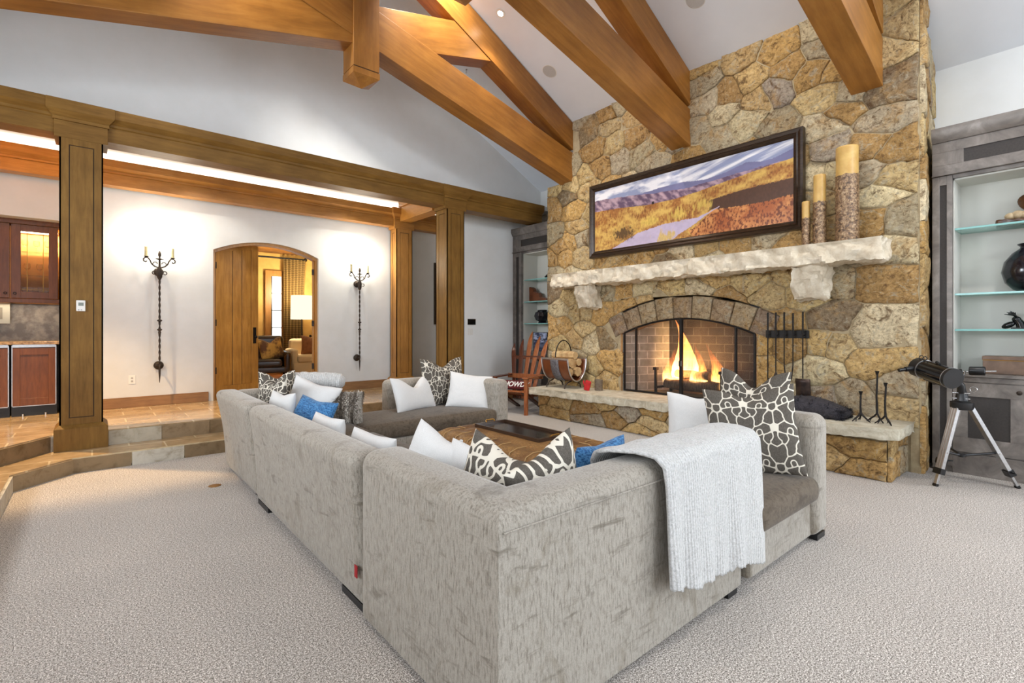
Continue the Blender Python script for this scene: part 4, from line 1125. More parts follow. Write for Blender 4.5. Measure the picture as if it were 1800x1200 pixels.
pic = thing('framed_picture', 'wide framed landscape of golden marsh and mountains hung above the mantel', 'picture', (6.12, (YL+YR)/2, PB))
fw = .105
canvas_grid(420, 150, landscape(420, 150), W-2*fw+.01, H-2*fw+.01, 'print', pic, PAINT).location = (-.012, 0, fw-.005)
frm = simple('dark_bronze_frame', S(38, 26, 18), S(62, 46, 32), 12, (1, 1, 8), rough=.28, metal=.3)
q = MB()
prof = [(0, .05), (0, -.03), (.022, -.045), (.05, -.035), (.062, -.048), (.075, -.03), (.095, -.022), (fw, -.012), (fw, .0), (.03, .05)]
cor = [(W/2, 0), (-W/2, 0), (-W/2, H), (W/2, H)]
n = len(prof); vs = []
for (cy, cz) in cor:
    sy = -1 if cy > 0 else 1; sz = 1 if cz == 0 else -1
    for (a, d) in prof: vs.append((d, cy+sy*a, cz+sz*a))
fs = []
for k in range(4):
    k2 = (k+1) % 4
    for i in range(n): fs.append((k*n+i, k*n+(i+1) % n, k2*n+(i+1) % n, k2*n+i))
q.add(vs, fs); q.obj('frame', frm, pic, 25)
# ------------------------------------------------------------------ encrusted candles on the mantel
def crust(name):
    nt = NT(name); v = coords(nt); f = noise(nt, v, 34, 5, .7); g_ = noise(nt, v, 90, 3, .7)
    c = ramp(nt, f, [(.36, S(50, 34, 24)), (.5, S(128, 98, 68)), (.64, S(178, 152, 118))])
    bsdf(nt, c, ramp(nt, g_, [(.4, (.1, .1, .1)), (.6, (.6, .6, .6))]), .25, bump(nt, f, .8, .01), .8); return nt.m
CR = crust('pebbled_metallic_crust')
def bigcandle(x, y, r, h, label, wax=.32):
    z = 2.312; t = thing('pillar_candle', label, 'candle', (x, y, z), group=None)
    k = h*(1-wax); N = 36; m = MB()
    def f(u, v):
        a = 2*PI*u; rr = r*(1+.10*fbm(math.cos(a)*5, math.sin(a)*5, v*h*26)+.05*fbm(math.cos(a)*14, math.sin(a)*14, v*h*50))
        return (rr*math.cos(a), rr*math.sin(a), v*(k+.03*fbm(math.cos(a)*3, math.sin(a)*3, 4)))
    m.grid(f, N, 60, True); m.obj('crust', CR, t, 60)
    m = MB().lathe([(r*.93, k-.05)]+[(r*(.95+.012*(i % 2)), k-.03+(h-k+.03)*i/24) for i in range(24)]+[(r*.93, h), (r*.8, h+.004), (r*.5, h-.012), (.004, h-.015)], 32)
    m.obj('wax', 'wax', t, 60); MB().tube([(0, 0, h-.02), (.002, 0, h+.012)], .0025, 6).obj('wick', 'plastic', t)
bigcandle(5.98, 1.682, .105, .99, 'tallest and thickest yellow candle with rough brown crust on the mantel', .3)
bigcandle(5.98, 1.936, .062, .76, 'middle-height slim yellow candle with silvery crust on the mantel', .38)
bigcandle(5.98, 2.07, .042, .50, 'shortest yellow candle on the mantel beside the picture frame', .36)
# ------------------------------------------------------------------ fire screen, logs and flames
sc = thing('fire_screen', 'black iron fire screen with mesh doors across the arched firebox', 'fire screen', (6.19, fyc, .485))
def archz(y): return fcz+math.sqrt(max(0, (FR-.012)**2-(y-fyc)**2))
q = MB(); ys = [fyc-fhw+.012+(2*fhw-.024)*i/30 for i in range(31)]
q.tube([(0, y-fyc, archz(y)-.485) for y in ys], .014, 8)
for y in (ys[0], ys[-1]): q.box(-.013, .013, y-fyc-.012, y-fyc+.012, 0, archz(y)-.485)
q.box(-.012, .012, -fhw+.012, fhw-.012, 0, .028); q.obj('frame', 'black', sc)
for y in (4.445, 2.946):
    MB().box(-.016, .016, y-fyc-.012, y-fyc+.012, .0, archz(y)-.485).obj('stile', 'black', sc)
MB().box(-.02, .02, 3.706-fyc-.02, 3.706-fyc+.02, .0, archz(3.706)-.485).obj('stile', 'black', sc)
nt = NT('wire_mesh'); tb = nt.n('ShaderNodeBsdfTransparent'); tb.inputs[0].default_value = (.96, .96, .96, 1); db = nt.n('ShaderNodeBsdfDiffuse'); db.inputs[0].default_value = S(70, 70, 70)
ms = nt.n('ShaderNodeMixShader'); ms.inputs[0].default_value = .27
nt.l(tb.outputs[0], ms.inputs[1]); nt.l(db.outputs[0], ms.inputs[2]); nt.l(ms.outputs[0], nt.out.inputs['Surface']); WM = nt.m
bounds = [ys[0], 2.946, 3.706, 4.445, ys[-1]]
for a, b in zip(bounds[:-1], bounds[1:]):
    q = MB(); N = 12
    for i in range(N):
        y0 = a+(b-a)*i/N; y1 = a+(b-a)*(i+1)/N
        q.add([(.004, y0-fyc, .02), (.004, y1-fyc, .02), (.004, y1-fyc, archz(y1)-.495), (.004, y0-fyc, archz(y0)-.495)], [(0, 1, 2, 3)])
    o = q.obj('mesh_panel', WM, sc)
for y in (3.69, 3.722): MB().tube([(-.02, y-fyc, .42), (-.034, y-fyc, .43), (-.034, y-fyc, .49), (-.02, y-fyc, .50)], .005, 6).obj('handle', 'chrome', sc)
an = thing('andirons', 'black iron log grate with upright posts standing inside the firebox', 'grate', (6.55, fyc, .47))
for y in (4.2, 3.2):
    q = MB(); q.box(-.24, .2, y-fyc-.014, y-fyc+.014, .08, .11); q.box(-.24, -.21, y-fyc-.016, y-fyc+.016, 0, .36); q.box(-.255, -.195, y-fyc-.03, y-fyc+.03, .35, .39); q.box(.16, .2, y-fyc-.014, y-fyc+.014, 0, .1); q.obj('andiron', 'black', an)
q = MB(); q.box(-.02, .0, -.5, .5, .085, .105); q.box(.1, .12, -.5, .5, .085, .105); q.obj('cross_bars', 'black', an)
bark = simple('charred_log', S(48, 36, 30), S(104, 84, 66), 14, (1, 6, 1), rough=.9, bmp=.6, bscale=30)
for k_, (xa, ya, za, xb_, yb_, zb_, r) in enumerate([(6.42, 3.28, .63, 6.46, 4.12, .62, .07), (6.58, 3.3, .64, 6.6, 4.1, .63, .075), (6.45, 3.42, .77, 6.6, 4.02, .76, .06)]):
    m = MB(); pts = [Vector((xa, ya, za)).lerp(Vector((xb_, yb_, zb_)), i/8)+Vector((0, 0, .008*math.sin(i*1.7))) for i in range(9)]
    m.tube(pts, [r*(1+.08*math.sin(i*2.3)) for i in range(9)], 12)
    tag(m.obj('burning_log', bark, None, 50), ['charred log at the front of the burning fire', 'charred log at the back of the burning fire', 'charred log lying across the top of the fire'][k_], 'log', 'logs burning on the grate')
def flame(name, x, y, z, w, h, seed, strength, lean=0, dx=.09):
    m = MB()
    def f(u, v):
        a = 2*PI*u; t = v; r = (math.sin(PI*min(1, t*1.0)**.55)*.5+.5*(1-t))*(1-t)**.55 if t < 1 else 0
        r = max(.002, r); cy = lean*t*t+.05*math.sin(t*5+seed)*t; 
        k = 1+.25*fbm(math.cos(a)*1.5+seed, math.sin(a)*1.5, t*4)
        return (dx*r*k*math.cos(a), w*r*k*math.sin(a)+cy, h*t)
    m.grid(f, 20, 26, True)
    nt = NT('flame_'+name); tc = nt.n('ShaderNodeTexCoord'); sp = nt.n('ShaderNodeSeparateXYZ'); nt.l(tc.outputs['Object'], sp.inputs[0])
    hgt = nt.n('ShaderNodeMapRange'); hgt.inputs[1].default_value = 0; hgt.inputs[2].default_value = h; nt.l(sp.outputs[2], hgt.inputs[0])
    col = ramp(nt, hgt.outputs[0], [(.0, (1, .62, .25)), (.25, (1, .42, .09)), (.6, (1, .20, .03)), (1, (.8, .08, .01))])
    nz = noise(nt, coords(nt, (4, 4, 1.4)), 3.2, 4, .6, 1.5)
    dn = ramp(nt, nz, [(.36, (.0, .0, .0)), (.62, (1, 1, 1))])
    fall = ramp(nt, hgt.outputs[0], [(.0, (1, 1, 1)), (.3, (.7, .7, .7)), (.65, (.2, .2, .2)), (1, (.02, .02, .02))])
    mu = nt.n('ShaderNodeMath', _operation='MULTIPLY'); nt.l(dn, mu.inputs[0]); nt.l(fall, mu.inputs[1])
    mu2 = nt.n('ShaderNodeMath', _operation='MULTIPLY'); nt.l(mu.outputs[0], mu2.inputs[0]); mu2.inputs[1].default_value = strength
    e = nt.n('ShaderNodeEmission'); nt.l(col, e.inputs[0]); nt.l(mu2.outputs[0], e.inputs[1]); nt.l(e.outputs[0], nt.out.inputs['Volume'])
    o = m.obj(name, nt.m, None, 60); o.location = (x, y, z); return o
fl = [(6.48, 4.02, .60, .20, .66, 1, 60, .0, 'broad orange flame at the left of the fire'), (6.5, 3.82, .62, .26, .98, 2, 40, .16, 'tallest orange flame rising behind the centre post of the screen'),
      (6.45, 3.60, .60, .17, .70, 3, 80, .02, 'bright flame just right of the centre post of the screen'), (6.47, 3.30, .60, .15, .70, 4, 70, .20, 'slanting flame at the right of the fire')]
for (x, y, z, w_, h_, sd, stn, ln, lb) in fl: tag(flame('flame', x, y, z, w_, h_, sd, stn, ln), lb, 'flame', 'flames in the firebox')
# ------------------------------------------------------------------ fire tools
rk = thing('tool_rack', 'black iron bar rack on the stone right of the fireplace', 'rack', (6.165, 2.335, 1.36))
MB().box(-.012, .006, -.235, .235, -.045, .045).obj('back_bar', 'black', rk, bevel=.003)
for k_ in range(5): MB().tube([(-.01, -.19+.095*k_, -.01), (-.06, -.19+.095*k_, -.015), (-.065, -.19+.095*k_, .012)], .005, 6).obj('hook', 'black', rk)
def twist(m, y, z0, z1, r=.0075, x=0):
    N = 40
    def f(u, v):
        a = 2*PI*u; tw = v*(z1-z0)*60; rr = r*(1+.35*abs(math.cos(2*(a-tw)/1)))
        return (x+rr*math.cos(a), y+rr*math.sin(a), z0+(z1-z0)*v)
    m.grid(f, 12, N, True)
TX = 6.105
def tool(name, y, label, cat, build):
    t = thing(name, label, cat, (TX, y, 0), group='hanging fire tools'); m = MB(); twist(m, 0, 1.36, 1.60); m.ball((0, 0, 1.605), .011, 8, 6); m.obj('twisted_handle', 'black', t, 60); build(t)
tool('fireplace_poker', 2.525, 'straight iron poker, leftmost of the tools hanging by the fire', 'poker', lambda t: (MB().tube([(0, 0, 1.37), (0, 0, .80), (0, .0, .74)], [.007, .007, .003], 8).obj('rod', 'black', t), MB().tube([(0, 0, .84), (0, -.04, .82), (0, -.05, .79)], [.006, .005, .002], 8).obj('hook', 'black', t)))
def broom(t):
    MB().tube([(0, 0, 1.37), (0, 0, .92)], .007, 8).obj('rod', 'black', t)
    m = MB(); r = random.Random(2)
    for i in range(70):
        a = r.uniform(0, 2*PI); d = r.uniform(0, .05); m.tube([(0, 0, .93), (d*.5*math.cos(a), d*.8*math.sin(a), .84), (d*.6*math.cos(a), d*1.2*math.sin(a), .74)], .0022, 3)
    o = m.obj('bristles', simple('dark_bristle', S(58, 46, 38), rough=.9), t); o['kind'] = 'stuff'
tool('hearth_brush', 2.435, 'iron handled hearth brush, second of the hanging fire tools', 'brush', broom)
def tongs(t):
    m = MB().tube([(0, 0, 1.37), (0, .0, 1.0), (0, -.015, .86), (0, -.045, .80)], .0065, 8); m.obj('arm', 'black', t)
    MB().tube([(0, -.094, 1.37), (0, -.094, 1.0), (0, -.08, .86), (0, -.05, .80)], .0065, 8).obj('arm', 'black', t)
    m = MB(); twist(m, -.094, 1.36, 1.60); m.obj('twisted_handle', 'black', t, 60)
tool('fire_tongs', 2.343, 'pair of iron log tongs with joined tips, among the hanging fire tools', 'tongs', tongs)
def shovel(t):
    MB().tube([(0, 0, 1.37), (0, 0, .86)], .007, 8).obj('rod', 'black', t)
    m = MB(); m.grid(lambda u, v: (-.03+.03*(2*u-1)**2+.02*v, (u-.5)*.15*(1-.0*v), .86-.20*v), 12, 6); o = m.obj('pan', simple('copper_black_pan', S(78, 62, 54), S(48, 40, 38), 10, rough=.4, metal=.7), t, 60); o.modifiers.new('s', 'SOLIDIFY').thickness = .004
tool('ash_shovel', 2.146, 'iron ash shovel with a dull copper pan, rightmost of the hanging fire tools', 'shovel', shovel)
gk = thing('gas_key', 'small dark round gas key knob on the stone left of the firebox', 'knob', (6.16, 5.09, .60)); MB().lathe([(.022, 0), (.022, .012), (.008, .016), (.006, .04)], 16, RY(-PI/2)).obj('knob', 'black', gk, True)
for dy in (.05, .08): MB().lathe([(.012, 0), (.010, .006)], 10, T(0, dy, -.01*dy) @ RY(-PI/2)).obj('screw', 'chrome', gk, True)
# dark fur cushion lying on the hearth behind the near sofa panel
m = MB(); soft_box(m, -.17, .17, -.30, .30, 0, .17, .085, .03); m.v = [(x*(1+.1*fbm(y*4, z*4, 1)), y, z*(1-.45*max(0, -y/.30))+.015*fbm(x*9, y*9, z*9)) for x, y, z in m.v]
fc = m.obj('fur_bundle', 'blackfur', None, 60); fc.location = (5.85, 1.93, HZ(1.93)+.0); tag(fc, 'dark charcoal fur bundle lying on the hearth behind the near chaise', 'fur throw')
tf = MB(); r = random.Random(5)
for p in fc.data.polygons:
    for _ in range(2):
        c = p.center+Vector((r.uniform(-.02, .02), r.uniform(-.02, .02), 0)); d = (p.normal+Vector((r.uniform(-.6, .6), r.uniform(-.9, .3), r.uniform(-.5, .3)))).normalized()*r.uniform(.02, .035); s_ = d.cross(Vector((.3, .2, 1))).normalized()*.005
        tf.add([c+s_, c-s_, c+d], [(0, 1, 2)])
o = tf.obj('fur', 'blackfur', fc); o['kind'] = 'stuff'
# twig candle holders on the hearth
def twig(x, y, h, label, sd):
    t = thing('twig_candlestick', label, 'candle holder', (x, y, HZ(y)), sd*.7, group=None); m = MB()
    m.tube([(0, 0, .07), (.004, .003, h*.5), (-.003, 0, h-.04), (0, 0, h-.03)], [.011, .0085, .0085, .009], 8); m.tube([(0, 0, h*.55), (.012, .006, h*.58)], [.006, .003], 6)
    m.obj('stem', 'black', t, 60); MB().lathe([(.009, h-.035), (.014, h-.015), (.019, h), (.014, h), (.01, h-.01)], 12).obj('cup', 'black', t, True)
    for k in range(3):
        a = k*2*PI/3+sd; c, s_ = math.cos(a), math.sin(a); q = MB()
        q.tube([(0, 0, .09), (c*.02, s_*.02, .06), (c*.05, s_*.05, .035), (c*.085, s_*.085, .005)], [.009, .009, .008, .004], 6); q.tube([(c*.045, s_*.045, .038), (c*.06-s_*.02, s_*.06+c*.02, .006)], [.006, .003], 6); q.obj('root_foot', 'black', t, 60)
twig(5.80, 1.515, .30, 'shortest black twig candle holder on the hearth end', .2)
twig(5.88, 1.40, .50, 'tallest black twig candle holder on the hearth end', 1.1)
twig(5.78, 1.31, .40, 'middle-height black twig candle holder at the right edge of the hearth', 2.3)
# ------------------------------------------------------------------ log cradle
lz = HZ(5.65)
lh = thing('log_holder', 'curved brown leather log cradle on iron legs, left end of the hearth', 'log holder', (5.88, 5.64, lz))
q = MB()
def cradle(u, v):
    a = PI*(1.0+.0)+PI*v; x = .215*math.cos(a); z = .47+.0+.30*math.sin(a)*1.15 if abs(math.sin(a)) > 0 else .47
    return (x, -.29+.58*u, z)
q.grid(cradle, 14, 26); o = q.obj('leather_sling', 'leather2', lh, 60); o.modifiers.new('s', 'SOLIDIFY').thickness = .012
for y in (-.296, .296):
    MB().tube([Vector(cradle(0, v/24))*1.0+Vector((0, y+.29, 0)) for v in range(25)], .010, 8).obj('rim', 'alu', lh, True)
for x in (-.215, .215): MB().box(x-.008, x+.008, -.3, .3, .46, .49).obj('edge_bar', 'alu', lh)
wv = simple('woven_grey_strap', S(110, 108, 112), S(70, 66, 70), 40, rough=.6)
q = MB(); q.grid(lambda u, v: (lambda p: (p[0]*1.035, -.09+.18*u, .47+(p[2]-.47)*1.03))(cradle(0, v)), 4, 26); o = q.obj('woven_strap', wv, lh, 60); o.modifiers.new('s', 'SOLIDIFY').thickness = .004
for y in (-.2, .2):
    for s in (-1, 1): MB().tube([(s*.03, y, .125), (s*.12, y, .10), (s*.18, y, .05), (s*.19, y, .008)], .011, 8).obj('leg', 'bronze', lh, True)
MB().tube([(-.19, 0, .50)]+[(-.19+.19*(1-math.cos(PI*i/12)), 0, .50+.27*math.sin(PI*i/12)) for i in range(13)]+[(.19, 0, .5)], .009, 8).obj('handle_loop', 'black', lh, True)
bk = simple('split_firewood', S(206, 176, 128), S(170, 136, 92), 10, rough=.85, bmp=.4, bscale=30)
for k_, (x, z, r, dy) in enumerate([(-.08, .26, .07, .02), (.07, .27, .075, -.02), (-.0, .40, .08, .03), (.10, .42, .06, -.01), (-.11, .41, .06, -.03), (.02, .53, .065, .0)]):
    m = MB(); N = 8
    m.tube([(5.88+x, 5.64-.24+dy+.48*i/6, lz+z+.004*math.sin(i)) for i in range(7)], [r*(1+.05*math.sin(i*2+k_)) for i in range(7)], 7 if k_ % 2 else 9)
    tag(m.obj('firewood_log', bk), ['split pale log low on the left in the leather cradle', 'split pale log low on the right in the leather cradle', 'split pale log in the middle of the leather cradle', 'split pale log near the back edge of the cradle', 'split pale log near the front edge of the cradle', 'topmost split pale log in the leather cradle'][k_], 'log', 'firewood in the cradle')
gl = thing('fire_glove', 'red fireproof glove leaning on a log stump on the hearth', 'glove', (5.82, 5.10, HZ(5.1)), .2); rd = simple('red_suede', S(190, 28, 30), S(150, 16, 20), 20, rough=.8)
m = MB(); m.v = []; soft_box(m, -.02, .02, -.05, .05, .0, .16, .02, M=RX(.25)); m.obj('palm', rd, gl, 60)
m = MB(); m.tube([(0, .03, .06), (0, .075, .10), (0, .085, .14)], [.018, .016, .008], 8, RX(.25)); m.obj('thumb', rd, gl, 60)
st_ = MB().lathe([(.062, 0), (.06, .08), (.063, .165), (.05, .168), (.001, .168)], 14); o = st_.obj('log_stump', simple('grey_bark', S(120, 106, 88), S(84, 72, 60), 16, (1, 1, 5), rough=.9, bmp=.8, bscale=40), None, 50); o.location = (5.97, 4.98, HZ(4.98)); tag(o, 'short grey bark stump standing on the hearth near the log cradle', 'log')
# ------------------------------------------------------------------ chair made of old skis
skc = thing('ski_chair', 'wooden armchair with a back of five old skis, left of the hearth', 'chair', (5.65, 6.47, 0), D(0))
cw = .29
A_ = D(22)   # chair faces -x and slightly toward -y
skc.rotation_euler = (0, 0, A_)
def pl(m, a, b, w, th, name, mat, parent=skc, taper=1, up=(0, 0, 1)):
    a = Vector(a); b = Vector(b); d = (b-a); L = d.length; z = d.normalized(); u = Vector(up); x = u.cross(z)
    if x.length < .1: x = Vector((0, 1, 0)).cross(z)
    x.normalize(); y = z.cross(x); M = Matrix((x, y, z)).transposed().to_4x4(); M.translation = a
    m.add([(-w/2, -th/2, 0), (w/2, -th/2, 0), (w/2, th/2, 0), (-w/2, th/2, 0), (-w/2*taper, -th/2, L), (w/2*taper, -th/2, L), (w/2*taper, th/2, L), (-w/2*taper, th/2, L)],
          [(0, 3, 2, 1), (4, 5, 6, 7), (0, 1, 5, 4), (1, 2, 6, 5), (2, 3, 7, 6), (3, 0, 4, 7)], M); return m
for s in (-1, 1):
    MB().box(-.36, -.315, s*cw-.03, s*cw+.03, 0, .60).obj('leg', 'chairwood', skc, bevel=.004)
    pl(MB(), (.42, s*(cw-.05), .02), (-.34, s*(cw-.05), .37), .09, .03, 0, 0).obj('leg', 'chairdark', skc, bevel=.004)
    MB().box(-.40, .30, s*(cw+.01)-.055, s*(cw+.01)+.055, .60, .622).obj('armrest', 'chairwood' if s < 0 else 'chairdark', skc, bevel=.006)
for i in range(7):
    x = -.34+.08*i; MB().box(x-.037, x+.037, -cw+.02, cw-.02, .385-.02*i-.012, .385-.02*i+.012).obj('seat_slat', 'chairwood', skc, bevel=.003)
MB().box(.20, .235, -.34, .34, .55, .63).obj('back_rail', 'chairwood', skc, bevel=.003); MB().box(.33, .36, -.30, .30, .88, .94).obj('back_rail', 'chairdark', skc, bevel=.003)
for i, (y, hgt, mt_) in enumerate([(.26, 1.17, 'chairdark'), (.13, 1.24, 'chairdark'), (-.0, 1.38, 'chairwood'), (-.13, 1.30, 'chairwood'), (-.26, 1.24, 'chairwood')]):
    m = MB()
    def ski(u, v, y=y, hgt=hgt):
        t = v; z = .20+(hgt-.20)*t; x = .115+.30*(z-.2)/1.0; yy = y*(.62+.66*t)
        k = 1 if t < .74 else max(.02, math.cos((t-.74)/.26*PI/2)**.7); k *= (.85+.22*max(0, (t-.35)/.4) if t < .75 else 1.07)
        x += .05*max(0, (t-.82)/.18)**2*1.2
        return (x, yy+(u-.5)*.085*k, z)
    m.grid(ski, 5, 40); o = m.obj('back_ski', mt_, skc, 60); so = o.modifiers.new('s', 'SOLIDIFY'); so.thickness = .014
cu = thing('lettered_pillow', 'dark red cushion with white block letters on the ski chair seat', 'pillow', (5.41, 6.36, .41), A_)
redm = simple('dark_red_wool', S(96, 22, 26), S(72, 14, 18), 60, rough=.9)
m = MB(); soft_box(m, -.03, .06, -.25, .25, .0, .15, .03, M=RY(.35)); m.obj('cover', redm, cu, 60)
def text(body, size, M, parent, mat, name='lettering', ext=.002, shear=0, font=None, align='CENTER'):
    c = bpy.data.curves.new(name, 'FONT'); c.body = body; c.size = size; c.extrude = ext; c.align_x = align; c.align_y = 'CENTER'; c.shear = shear; c.offset = size*.02
    o = bpy.data.objects.new(name, c); COL.objects.link(o); dg = bpy.context.evaluated_depsgraph_get(); me = bpy.data.meshes.new_from_object(o.evaluated_get(dg)); bpy.data.objects.remove(o)
    me.materials.clear(); me.materials.append(MT[mat] if isinstance(mat, str) else mat); o = bpy.data.objects.new(name, me); COL.objects.link(o); o.parent = parent; o.matrix_local = M; return o
text('HOWDY', .118, RY(.35) @ T(-.034, -.055, .075) @ Matrix(((0, 0, -1, 0), (-1, 0, 0, 0), (0, 1, 0, 0), (0, 0, 0, 1))), cu, 'white', shear=.25)
# ------------------------------------------------------------------ steel display cabinets either side of the chimney
def cabinet(name, label, ya, yb, pil_ya, pil_yb, sgn_, lit):
    """ya<yb; pilaster spans pil_ya..pil_yb at the outer side; front at x=6.52"""
    t = thing(name, label, 'cabinet', (6.9, (ya+yb)/2, 0)); ox, oy = 6.9, (ya+yb)/2
    X = 6.52
    def bx(m, x0, x1, y0, y1, z0, z1): m.box(x0-ox, x1-ox, y0-oy, y1-oy, z0, z1); return m
    op0, op1 = (ya+.16, pil_ya) if sgn_ > 0 else (pil_yb, yb-.16)
    m = MB(); bx(m, X+.02, 7.28, ya, op0, 0, 3.2); bx(m, X+.02, 7.28, op1, yb, 0, 3.2); bx(m, X+.02, 7.28, op0, op1, 0, .955); bx(m, X+.02, 7.28, op0, op1, 2.92, 3.2); bx(m, 6.98, 7.28, op0, op1, .955, 2.92)
    m.obj('carcass', 'cab', t)
    m = MB(); bx(m, 6.955, 6.98, op0, op1, .97, 2.92); m.obj('back_panel', 'cabin', t)
    for y0, y1 in ((op0, op0+.008), (op1-.008, op1)): m = MB(); bx(m, X+.06, 6.955, y0, y1, .97, 2.92); m.obj('side_panel', 'cabin', t)
    m = MB(); bx(m, X+.06, 6.955, op0, op1, 2.905, 2.92); m.obj('top_panel', 'cabin', t)
    # face frame
    for (y0, y1) in ((pil_ya, pil_yb), ((ya, op0) if sgn_ > 0 else (op1, yb))):
        m = MB(); w = y1-y0
        bx(m, X, X+.022, y0, y0+w*.28, .06, 2.95); bx(m, X, X+.022, y1-w*.38, y1, .06, 2.95); bx(m, X, X+.022, y0+w*.28, y1-w*.38, .06, .20); bx(m, X, X+.022, y0+w*.28, y1-w*.38, 2.86, 2.95)
        m.obj('pilaster', 'cab', t, bevel=.003)
        m = MB(); bx(m, X+.014, X+.022, y0+w*.28, y1-w*.38, .2, 2.86); m.obj('pilaster_inlay', 'cabdark', t)
    m = MB(); bx(m, X-.03, X+.03, ya, yb, 2.953, 2.96) ; bx(m, X, X+.03, ya, yb, 2.96, 3.06); bx(m, X, X+.03, ya, yb, 3.19, 3.29); bx(m, X, X+.03, ya, ya+.24, 3.06, 3.19); bx(m, X, X+.03, yb-.24, yb, 3.06, 3.19); m.obj('frieze', 'cab', t, bevel=.002)
    m = MB(); bx(m, X+.012, X+.03, ya+.24, yb-.24, 3.06, 3.19); m.obj('frieze_inlay', 'cabdark', t)
    m = MB()
    m.extr([(X-.012-ox, 3.29), (X-.05-ox, 3.36), (X-.05-ox, 3.43), (7.2-ox, 3.43), (7.2-ox, 3.29)], ya-oy, yb-oy, 'xz'); m.obj('cornice', 'cab', t, bevel=.003)
    m = MB(); bx(m, X-.015, 6.955, op0, op1, .955, .985); m.obj('counter', 'cab', t, bevel=.003)
    m = MB(); bx(m, X+.004, X+.022, op0, op1, .905, .952); m.obj('apron', 'cab', t, bevel=.002); m = MB(); bx(m, X+.004, X+.022, op0, op1, .0, .205); m.obj('plinth', 'cab', t, bevel=.002)
    n = 2; w = (op1-op0)/n
    for k in range(n):
        a = op0+w*k+.004; b = a+w-.008; m = MB(); d = .11
        bx(m, X, X+.02, a, b, .215, .36); bx(m, X, X+.02, a, b, .765, .895); bx(m, X, X+.02, a, a+d, .36, .765); bx(m, X, X+.02, b-d, b, .36, .765)
        dr = m.obj('door', 'cab', t, bevel=.002)
        m = MB(); bx(m, X+.012, X+.02, a+d, b-d, .36, .765); m.obj('mesh_inset', 'cabdark', dr)
        ky = (a+.05) if k == 1 else (b-.05)
        MB().lathe([(.006, 0), (.006, .012), (.018, .016), (.02, .026), (.008, .032)], 16, T(X-ox, ky-oy, .83) @ RY(-PI/2)).obj('knob', 'bronze', dr, True)
    for z in ((2.425, 1.775, 1.42) if lit else (2.40, 1.965, 1.533)):
        m = MB(); bx(m, X+.075, 6.95, op0+.01, op1-.01, z-.018, z); sh = m.obj('glass_shelf', 'glass', t)
        m = MB(); bx(m, X+.069, X+.0745, op0+.01, op1-.01, z-.018, z); m.obj('polished_edge', 'glassedge', sh)
    return t
cabinet('display_cabinet', 'grey patinated steel display cabinet with glass shelves right of the chimney', -.27, 1.09, .935, 1.09, 1, True)
cabinet('display_cabinet', 'dark steel display cabinet between the chimney and the white wall', 6.33, 7.675, 7.42, 7.675, 1, False)
# right cabinet contents
o = MB().lathe([(.05, 0), (.10, .02), (.16, .09), (.185, .19), (.165, .29), (.11, .37), (.055, .415), (.052, .43), (.075, .452), (.07, .458), (.045, .44)], 40).obj('clay_jar', 'glaze', None, True); o.location = (6.80, .43, 1.776); tag(o, 'round glossy black clay jar on the middle glass shelf, right cabinet', 'jar')
shell = thing('shell_sculpture', 'brown polished burl and pale stones ornament on the top right shelf', 'ornament', (6.8, .45, 2.426))
dkw = simple('polished_burl', S(96, 62, 34), S(52, 32, 20), 9, rough=.25, lo=.4, hi=.6)
m = rough(8, 14, 4, (-.08, .08, -.16, .20, 0, .06), .03, 2); m.obj('burl_base', dkw, shell, 60)
for k_, (y, z, r) in enumerate([(.10, .085, .035), (.05, .095, .04), (.0, .09, .035)]): MB().ball((0, y, z), (r*.8, r*1.2, r), 12, 8).obj('pale_stone', simple('pale_stone_%d' % k_, S(206, 186, 152), S(170, 146, 110), 20, rough=.6), shell, True)
m = MB(); m.ball((.02, -.03, .21), (.05, .16, .10), 24, 14, RX(.35)); m.obj('burl_crown', dkw, shell, 60)
ms_ = thing('moose_figure', 'small black moose head figurine on the lowest glass shelf', 'figurine', (6.78, .50, 1.422))
m = MB(); m.box(-.05, .05, -.06, .04, 0, .012); m.obj('plinth', 'gloss', ms_)
m = MB(); m.ball((0, .035, .06), (.025, .055, .028), 12, 8, RX(-.5)); m.tube([(0, -.03, .01), (0, -.02, .05), (0, .0, .085)], [.04, .035, .028], 10); m.ball((0, .005, .09), (.028, .035, .03), 10, 8); m.obj('head', 'gloss', ms_, 60)
for s in (-1, 1):
    m = MB(); b0 = Vector((s*.02, .0, .11)); m.tube([b0, b0+Vector((s*.03, .02, .02)), b0+Vector((s*.05, .05, .04))], [.008, .010, .012], 6)
    for q_ in ((.02, .02, .05), (.0, .045, .06), (.0, .07, .05), (.0, .085, .03)): m.tube([b0+Vector((s*.03, .02, .02)), b0+Vector((s*(.03+q_[0]), q_[1], q_[2]))], [.009, .003], 6)
    m.obj('antler', 'gloss', ms_, 60)
bxo = thing('keepsake_box', 'brown wooden box with brass-edged lid on the right cabinet counter', 'box', (6.78, .52, .986))
lw = simple('brown_box', S(118, 92, 72), S(92, 70, 54), 9, rough=.4); MB().box(-.12, .12, -.23, .21, 0, .13).obj('body', lw, bxo, bevel=.004); MB().box(-.125, .125, -.235, .215, .133, .17).obj('lid', lw, bxo, bevel=.005); MB().box(-.123, .123, -.232, .212, .129, .1335).obj('seam_line', 'brass', bxo)
MB().box(-.13, -.12, -.20, -.13, .08, .175).obj('strap', simple('strap_leather', S(150, 118, 88), rough=.5), bxo, bevel=.004)
